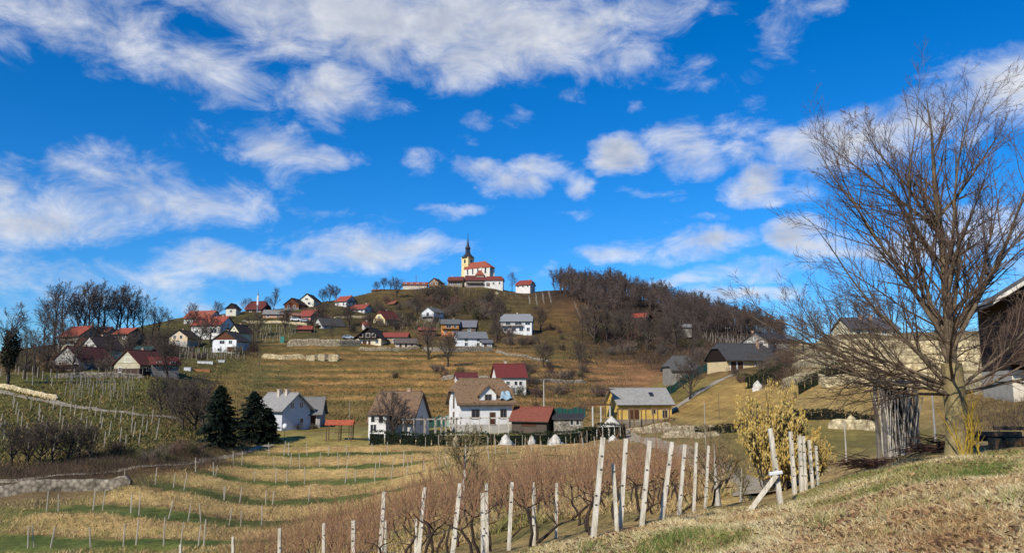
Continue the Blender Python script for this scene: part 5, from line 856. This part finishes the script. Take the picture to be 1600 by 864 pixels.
WPL = [(927,841,942,683,None,.07,'thickest leaning white post at the lawn edge, tallest in front'),(964,831,958,725,None,.05,'short grey post between the two tallest white posts'),(969,830,978,685,None,.06,'white leaning post just right of the tallest one'),(1003,821,1015,688,None,.062,'third tall leaning white post at the lawn edge'),(1034,811.2,1050,690,None,.06,'most tilted of the leaning white posts at the lawn edge'),(1061,804,1070,694,None,.058,'white post right of the most tilted one'),(1084,800,1088,691,None,.058,'nearly upright white post before the last of the leaning row'),(1102,795,1107,696,None,.055,'last white post of the leaning row, by the fruit tree'),
 (1220,789,1203,669,None,.075,'white post held by a diagonal brace'),(1242,773,1235,674,None,.07,'upright pale post right of the braced one'),(1253,769,1249,680,None,.07,'left one of the twin upright posts'),(1259,767,1255,681,None,.06,'right one of the twin upright posts'),(1270,762,1264,687,None,.055,'second last upright post at the hazel bush'),(1278,758,1275,696,None,.05,'last short upright post at the hazel bush'),
 (592,864,600,768,18,.06,'leaning pale post left in the near vineyard, cut by the picture edge'),(652,864,664,761,17.6,.062,'pale post leaning right, second from the left of the tall ones'),(706,864,719,755,17.2,.065,'strongly leaning pale post in the middle of the near vineyard'),(755,864,754,770,17,.065,'upright broad post right of the strongly leaning one'),(761,864,760,755,18.5,.055,'thin post just behind the upright broad post'),(795,858,800,753,17.6,.058,'slightly leaning post left of the grass corner'),(834,852,834,753,None,.052,'straight slim post at the grass corner'),(869,841,870,754,None,.05,'slim straight post right of the grass corner'),(553,864,552,813,18,.065,'short double post near the lower edge'),(505,864,506,817,18.5,.05,'slim short post near the lower edge, left of the double one'),(436,864,437,825,19,.055,'leftmost pale post tip near the lower edge'),(602,864,602,813,21,.05,'half-hidden short post behind the left leaning one'),(649,864,650,810,21,.05,'half-hidden short post behind the second tall one'),(363,866,364,838,21,.045,'small post tip at the lower edge left of the vines'),(281,866,282,850,22,.045,'tiny post tip at the lower edge farthest left')]
for bx, by, tx, ty, d, w, lab in WPL: white_post(lab, bx, by, tx, ty, d, w)
p = np.array(hit(1220, 789)); a = np.array(at(1210, 741, p[1])); f = np.array(hit(1172, 798)); e = empty('post_brace', tuple(f), 0, 'white diagonal brace leaning against the braced post', 'brace'); MB().bar(tuple((f - f) - (a - f) * .05), tuple(a - f + np.array([.02, -.12, 0])), .085, .08, 4).build('beam', WP, e); MB().bar(tuple(a - f + np.array([-.16, -.1, .02])), tuple(a - f + np.array([.16, -.1, .06])), .05, n=6).build('wire_wrap', flat('d6d6d2'), e)
# grape vines
def vine_mesh(seed):
    r = np.random.default_rng(seed); tr = [curve(r, (0, 0, -.2), (.15 * r.normal(), .15 * r.normal(), 1), 1.0, 6, .22, .05, .04, .028)]; ca = []; hd = tr[0][0][-1]
    for s in (-1, 1): tr.append(curve(r, hd, (s, .15 * r.normal(), .6), .4, 4, .2, 0, .017, .01))
    for k in range(11): q = tr[1 + k % 2][0]; p = q[r.integers(0, len(q))]; b = curve(r, p, (r.normal(0, .3), r.normal(0, .28), 1), r.uniform(.7, 1.65), 5, .12, .02, .0085, .0045); ca.append(b); sprout(r, b, 1, ca, (2,), (.35,), .5, .03, .12, .004)
    a = np_mesh('trunk', *tubes(tr, 5)); c = np_mesh('canes', *tubes(ca, 3)); a.materials.append(bark('vine_bark', '4a3c32', '2c241f', 8)); c.materials.append(bark('vine_cane', 'a8805e', '7c5c46', 2)); return a, c
VM = [vine_mesh(600 + i) for i in range(6)]; VP = [(330,900),(395,850),(470,800),(600,762),(700,735),(800,715),(900,703),(1010,700),(1100,715),(1150,752),(1125,785),(1090,799),(1000,822),(930,841),(850,852),(790,872),(760,960),(500,960)]; r = np.random.default_rng(8); nv = 0; RW = ['first'] + ORD[1:] + ['eighteenth', 'nineteenth'] + ['twent' + s for s in ('ieth', 'y-first', 'y-second', 'y-third', 'y-fourth', 'y-fifth', 'y-sixth', 'y-seventh', 'y-eighth', 'y-ninth')]
for row, Y0 in enumerate(list(np.arange(15.8, 40, 1.8)) + list(np.arange(40, 74, 2.6))):
    lab = 'leafless grape vine with reddish canes in the near vineyard, %s row from the front' % (RW[row]); gr = 'near vineyard vines, ' + ('front' if Y0 < 24 else 'middle' if Y0 < 40 else 'back')
    for X0 in np.arange(-14, 24, 1.12 if Y0 < 40 else 1.5):
        X = X0 + r.normal(0, .1); Y = Y0 - .05 * X + r.normal(0, .08); zz = g1(X, Y); u, v, _ = proj(X, Y, zz)
        if nv < 300 and inpoly([float(u)], [float(v)], VP)[0]: plant('grape_vine', VM[r.integers(0, 6)], (X, Y, zz), r.uniform(.85, 1.15), r.choice([0, math.pi]) + r.normal(0, .15), lab, 'vine', gr, ('trunk', 'canes')); nv += 1
for row, Y0 in enumerate(np.arange(15.8, 27, 1.8)):      # trellis wires of the front rows
    xs = np.arange(-8, 8, .5); ys = Y0 - .05 * xs; zs = gz(xs, ys); u, v, _ = proj(xs, ys, zs); ok = inpoly(u, v, VP)
    if ok.sum() < 3: continue
    i0, i1 = np.where(ok)[0][[0, -1]]; e = empty('trellis_wire', (xs[i0], ys[i0], zs[i0]), 0, 'pair of thin wires strung along the %s vine row from the front' % RW[row], 'wire', 'trellis wires')
    for hh in (.85, 1.45): MB().bar((0, 0, hh), (xs[i1] - xs[i0], ys[i1] - ys[i0], zs[i1] - zs[i0] + hh), .0035, n=4).build('wire', flat('5a5652'), e)
# little fruit trees among the vines
SMALL = tree_meshes('t', *bare_tree(901, 10, .5, .9, .05, 6, 1.0, .2, .003, 2), bark('white_trunk', 'cfc8ba', '8d8474', 6), bark('lichen_twig', '9a8c5e', '6a5c44', 3), (6, 3))
one(SMALL, 722, 37, 110, 'small lichen-yellow bare tree standing in the vines', name='fruit_tree', rz=1); one(SMALL, 1122, 27, 100, 'gnarled young fruit tree at the end of the post row', name='fruit_tree', rz=2.1); one(SMALL, 1158, 31, 58, 'tiny white-stemmed tree beside the dirt road', name='fruit_tree', rz=.4)
# arbor overgrown with old woody stems
x, y, z = hit(1406, 710); e = empty('overgrown_arbor', (x, y, z), 0, 'old arbor overgrown with a curtain of grey woody stems', 'arbor'); S = y / F; r = np.random.default_rng(5); e.scale = (.92, 1, 1.1); GS = [bark('silver_stem', 'cfc5b2', '8f8474', 5), bark('dark_stem', '6a6058', '463e38', 5)]
for s in range(58):
    a = r.uniform(-1, 1); ph = a * 1.45 - math.pi / 2; q = .58; p0 = np.array([q * math.cos(ph) * 1.05 + r.normal(0, .05), q * .7 * math.sin(ph), -.1]); b = curve(r, p0, (r.normal(0, .06), r.normal(0, .04), 1), r.uniform(1.9, 2.45), 9, .05, .03, r.uniform(.02, .042), .014); put('stem', np_mesh('stem', *tubes([b], 5)), GS[0] if r.random() < .7 else GS[1], e)
for xx, yy in ((-.62, .35), (.62, .35), (.62, -.2), (-.62, -.2)): MB().box(xx - .06, xx + .06, yy - .06, yy + .06, -.4, 2.2).build('post', wood('857c70'), e)
MB().thick([[(-.75, -.5, 2.25), (.8, -.5, 2.3), (.8, .6, 2.35), (-.75, .6, 2.3)]], .06).build('roof_board', wood('6e665c'), e); MB().box(-.5, .5, -.05, .3, -.2, 2.1).build('interior_shade', wood('2c2622'), e)  # dark block behind the stems: the interior's shade put in as colour
tw = []
for k in range(46): b = curve(r, (r.uniform(-.7, .7), r.uniform(-.4, .4), r.uniform(2.0, 2.4)), (r.normal(0, 1), r.normal(0, .6), r.uniform(-.2, .7)), r.uniform(.4, 1.0), 5, .2, -.02, .014, .005); tw.append(b); sprout(r, b, 1, tw, (4,), (.5,), .7, 0, .15, .004)
o = put('twigs', np_mesh('twigs', *tubes(tw, 4)), GS[1], e); o['kind'] = 'stuff'
# brush piles and timber
def brush(label, px, py, L, W, H, n, seed, col):
    r = np.random.default_rng(seed); x, y, z = hit(px, py); bs = []
    for k in range(n): p = (r.normal(0, L * .3), r.normal(0, W * .3), abs(r.normal(0, H * .45)) + .03); bs.append(curve(r, p, (r.choice([-1, 1]), r.normal(0, .35), r.normal(0, .12)), r.uniform(.4, 1.1), 4, .1, -.02, .014, .006))
    o = put('brush_pile', np_mesh('brush_pile', *tubes(bs, 4)), bark('brush_' + col, col, '4a352a', 4), None, (x, y, z)); tag(o, label, 'brush pile')
brush('flat pile of cut reddish branches on the lawn edge', 1372, 732, 1.3, .5, .2, 150, 1, '7d5a46'); brush('dark heap of brush behind the big tree trunk', 1462, 708, .8, .4, .4, 120, 2, '5a4034')
x, y, z = hit(1572, 698); e = empty('timber_stack', (x, y, z), rad(-8), 'stack of old dark beams and blocks right of the big tree', 'timber')
for k, (a, b_, c, l, w, h) in enumerate([(-.3, 0, .42, 1.7, .2, .14), (.1, .25, .25, 1.9, .22, .16), (.0, -.2, .12, 1.3, .25, .2), (.5, .1, .6, 1.5, .18, .12)]): MB().box(-l / 2, l / 2, -w / 2, w / 2, -h / 2, h / 2).build('beam', wood('5a4c40'), e, (a, b_, c), random.uniform(-.3, .3))
for a in (-.5, .05, .45): MB().box(-.16, .16, -.14, .14, -.1, .3).build('block', wood('8a6a4c'), e, (a, -.4, 0), random.uniform(-.4, .4))
# ---------------------------------------------------------------- loose ground cover
def blades(name, n, region, hmin, hmax, wid, cols, seed, flat_=.6, lab='', yr=(6, 30), xr=(0, 1600), power=1.0, accept=None):
    r = np.random.default_rng(seed); Y = np.exp(r.uniform(math.log(yr[0]), math.log(yr[1]), n * 3)); u = r.uniform(xr[0], xr[1], n * 3); X = (u - CX) / F * Y; Z = gz(X, Y); px, py, _ = proj(X, Y, Z); ok = inpoly(px, py, region)
    if accept is not None: ok &= accept(X, Y, r)
    X, Y, Z = X[ok][:n], Y[ok][:n], Z[ok][:n]; m = len(X); cl = fnoise(X / 1.1, Y / 1.1, seed, 3); h = r.uniform(hmin, hmax, m) * (1 + .6 * cl); a = r.uniform(0, 6.28, m); lean = r.normal(0, flat_, (m, 2)); w = wid * r.uniform(.6, 1.4, m); c = np.c_[X, Y, Z]
    s = np.c_[np.cos(a) * w, np.sin(a) * w, np.zeros(m)]; t = c + np.c_[lean * h[:, None] * 1.2, h]; V = np.stack([c - s, c + s, t], 1).reshape(-1, 3); k = np.array([h2(q) for q in cols]); pick = np.clip(((fnoise(X / 2.3, Y / 2.3, 51, 4) * .9 + .5) * len(cols) + r.normal(0, 1.0, m)).astype(int), 0, len(cols) - 1)
    C = np.repeat(k[pick] * r.uniform(.75, 1.25, (m, 1)), 3, 0); o = put(name, np_mesh(name, V, np.arange(3 * m).reshape(-1, 3), C), LEAF); o['kind'] = 'stuff'; o['label'] = lab; o['category'] = 'grass'
LAWN = [(760, 875), (860, 851), (930, 840), (1100, 797), (1220, 787), (1285, 756), (1330, 742), (1400, 716), (1480, 714), (1620, 698), (1700, 698), (1700, 1400), (300, 1400), (500, 900)]
blades('grass', 230000, LAWN, .03, .085, .0055, ('a8845a', 'cdab76', 'e4cc98', 'efe0b2', 'd8c088', 'b3a868', '858a48'), 1, .9, 'dry matted grass of the lawn slope in front', (6.2, 28), (700, 1680))
FIELD = [(-20, 860), (0, 785), (150, 775), (260, 735), (440, 695), (560, 690), (900, 700), (1120, 720), (1150, 770), (930, 840), (780, 875), (300, 990), (0, 990)]
blades('dry_grass', 130000, FIELD, .14, .36, .022, ('ab8c5c', 'c6a874', 'd6ba84', 'b39c64', '8d884a'), 2, .55, 'tall straw-coloured grass on the terrace banks', (24, 124), (-60, 1170), accept=lambda X, Y, r: (field_w(X, Y) < .3) & (r.random(len(X)) < .6) | (tread(X, Y) % 1 < .5))
HILL = [(0, 600), (150, 590), (420, 545), (700, 545), (880, 540), (980, 575), (1000, 640), (900, 665), (560, 660), (430, 650), (300, 690), (0, 740)]
blades('meadow_grass', 45000, HILL, .2, .5, .09, ('5f5a34', '7d6a40', '9a7e4c', '6c6a38'), 3, .5, 'rough tufted grass on the hillside meadows', (70, 300), (-50, 1020))
def litter():
    r = np.random.default_rng(19); n = 13000; Y = np.exp(r.uniform(math.log(6.5), math.log(27), n * 3)); u = r.uniform(740, 1680, n * 3); X = (u - CX) / F * Y; Z = gz(X, Y); a, b, _ = proj(X, Y, Z); ok = inpoly(a, b, LAWN) & (fnoise(X / 1.4, Y / 1.4, 61, 3) + r.normal(0, .35, n * 3) > .12); X, Y, Z = X[ok][:n], Y[ok][:n], Z[ok][:n]; m = len(X); c = np.c_[X, Y, Z + r.uniform(.02, .06, m)]; s = r.normal(0, .022, (m, 3)); t = r.normal(0, .022, (m, 3)); s[:, 2] *= .5; t[:, 2] *= .5
    k = np.array([h2(q) for q in ('8a6244', '9c7650', '6e5038', 'b8946a', '5c4434')]); o = put('fallen_leaves', np_mesh('fallen_leaves', np.stack([c - s, c + t, c + s, c - t], 1).reshape(-1, 3), np.arange(4 * m).reshape(-1, 4), np.repeat(k[r.integers(0, 5, m)], 4, 0)), LEAF); o['kind'] = 'stuff'; o['label'] = 'brown fallen leaves strewn over the lawn slope'; o['category'] = 'leaves'
litter()
TUFT = [(760, 875), (930, 840), (1100, 797), (1220, 787), (1330, 742), (1480, 714), (1700, 698), (1700, 1400), (500, 1400)]
blades('grass_tufts', 26000, TUFT, .09, .2, .006, ('b99a66', 'd8c08c', '8f9150', '6a7a34', '5c7030'), 7, .5, 'taller green and straw tufts on the lawn slope', (6.2, 27), (700, 1680), accept=lambda X, Y, r: fnoise(X / .7, Y / .7, 71, 3) > .3)
def undergrowth():
    r = np.random.default_rng(9); Vs = []; Cs = []; cols = np.array([h2(c) for c in ('4a3a30', '5c483a', '3a302a', '6a5644', '54503a')])
    for (px, py, sx, sy, n, hgt, bw) in [(735, 484, 55, 20, 5200, 2.6, .09), (682, 468, 28, 12, 2600, 2.6, .09), (600, 482, 60, 16, 2600, 1.6, .08), (950, 535, 55, 26, 5200, 2.4, .08), (1050, 545, 55, 24, 4600, 2.4, .08), (1000, 500, 70, 12, 2600, 2.4, .09), (880, 600, 90, 26, 3600, 1.5, .05), (230, 722, 110, 9, 7000, .9, .022), (70, 738, 110, 9, 6000, .9, .022), (330, 705, 50, 9, 3000, .9, .025), (180, 535, 90, 14, 3600, 2.4, .07), (60, 560, 60, 12, 2000, 1.8, .06), (375, 545, 24, 14, 1600, 2, .06), (800, 530, 60, 14, 2600, 1.6, .06), (640, 515, 50, 14, 1800, 1.5, .06), (285, 640, 40, 25, 2600, 1.4, .04), (1218, 585, 26, 20, 1800, 1.8, .05), (890, 745, 200, 34, 0, .5, .01), (1560, 650, 60, 22, 2600, .8, .02), (1140, 555, 60, 14, 1600, 2, .06), (430, 800, 110, 26, 3600, .7, .014), (100, 760, 130, 8, 3600, .6, .018), (470, 655, 60, 10, 1500, 1.0, .03)]:
        if not n: continue
        q = [hit(px + a * sx, py + b * sy) for a in np.linspace(-1, 1, 7) for b in np.linspace(-1, 1, 5)]; q = np.array(q)[:, :2]; i = r.integers(0, len(q), n); c = q[i] + r.normal(0, 1, (n, 2)) * np.array([sx / 4.2, sy / 2.2 * 2.5]) * (q[i][:, 1:2] / F); X, Y = c[:, 0], c[:, 1]; cl = np.clip(1 + .9 * fnoise(X / 4, Y / 4, 77, 3), .25, 2); Z = gz(X, Y); h = hgt * r.uniform(.35, 1.0, n) * cl; a = r.uniform(0, 6.28, n); w = bw * r.uniform(.6, 1.3, n); B = np.c_[X, Y, Z + r.uniform(0, .35, n) * h]; s = np.c_[np.cos(a) * w, np.sin(a) * w * .5, w * .2]; T = B + np.c_[r.normal(0, .38, (n, 2)) * h[:, None], h * .75]
        Vs.append(np.stack([B - s, B + s, T], 1).reshape(-1, 3)); Cs.append(np.repeat(cols[r.integers(0, 5, n)] * r.uniform(.7, 1.25, (n, 1)), 3, 0))
    V = np.concatenate(Vs); o = put('undergrowth', np_mesh('undergrowth', V, np.arange(len(V)).reshape(-1, 3), np.concatenate(Cs)), LEAF); o['kind'] = 'stuff'; o['label'] = 'brown leafless scrub and brambles covering the slopes'; o['category'] = 'undergrowth'
undergrowth()
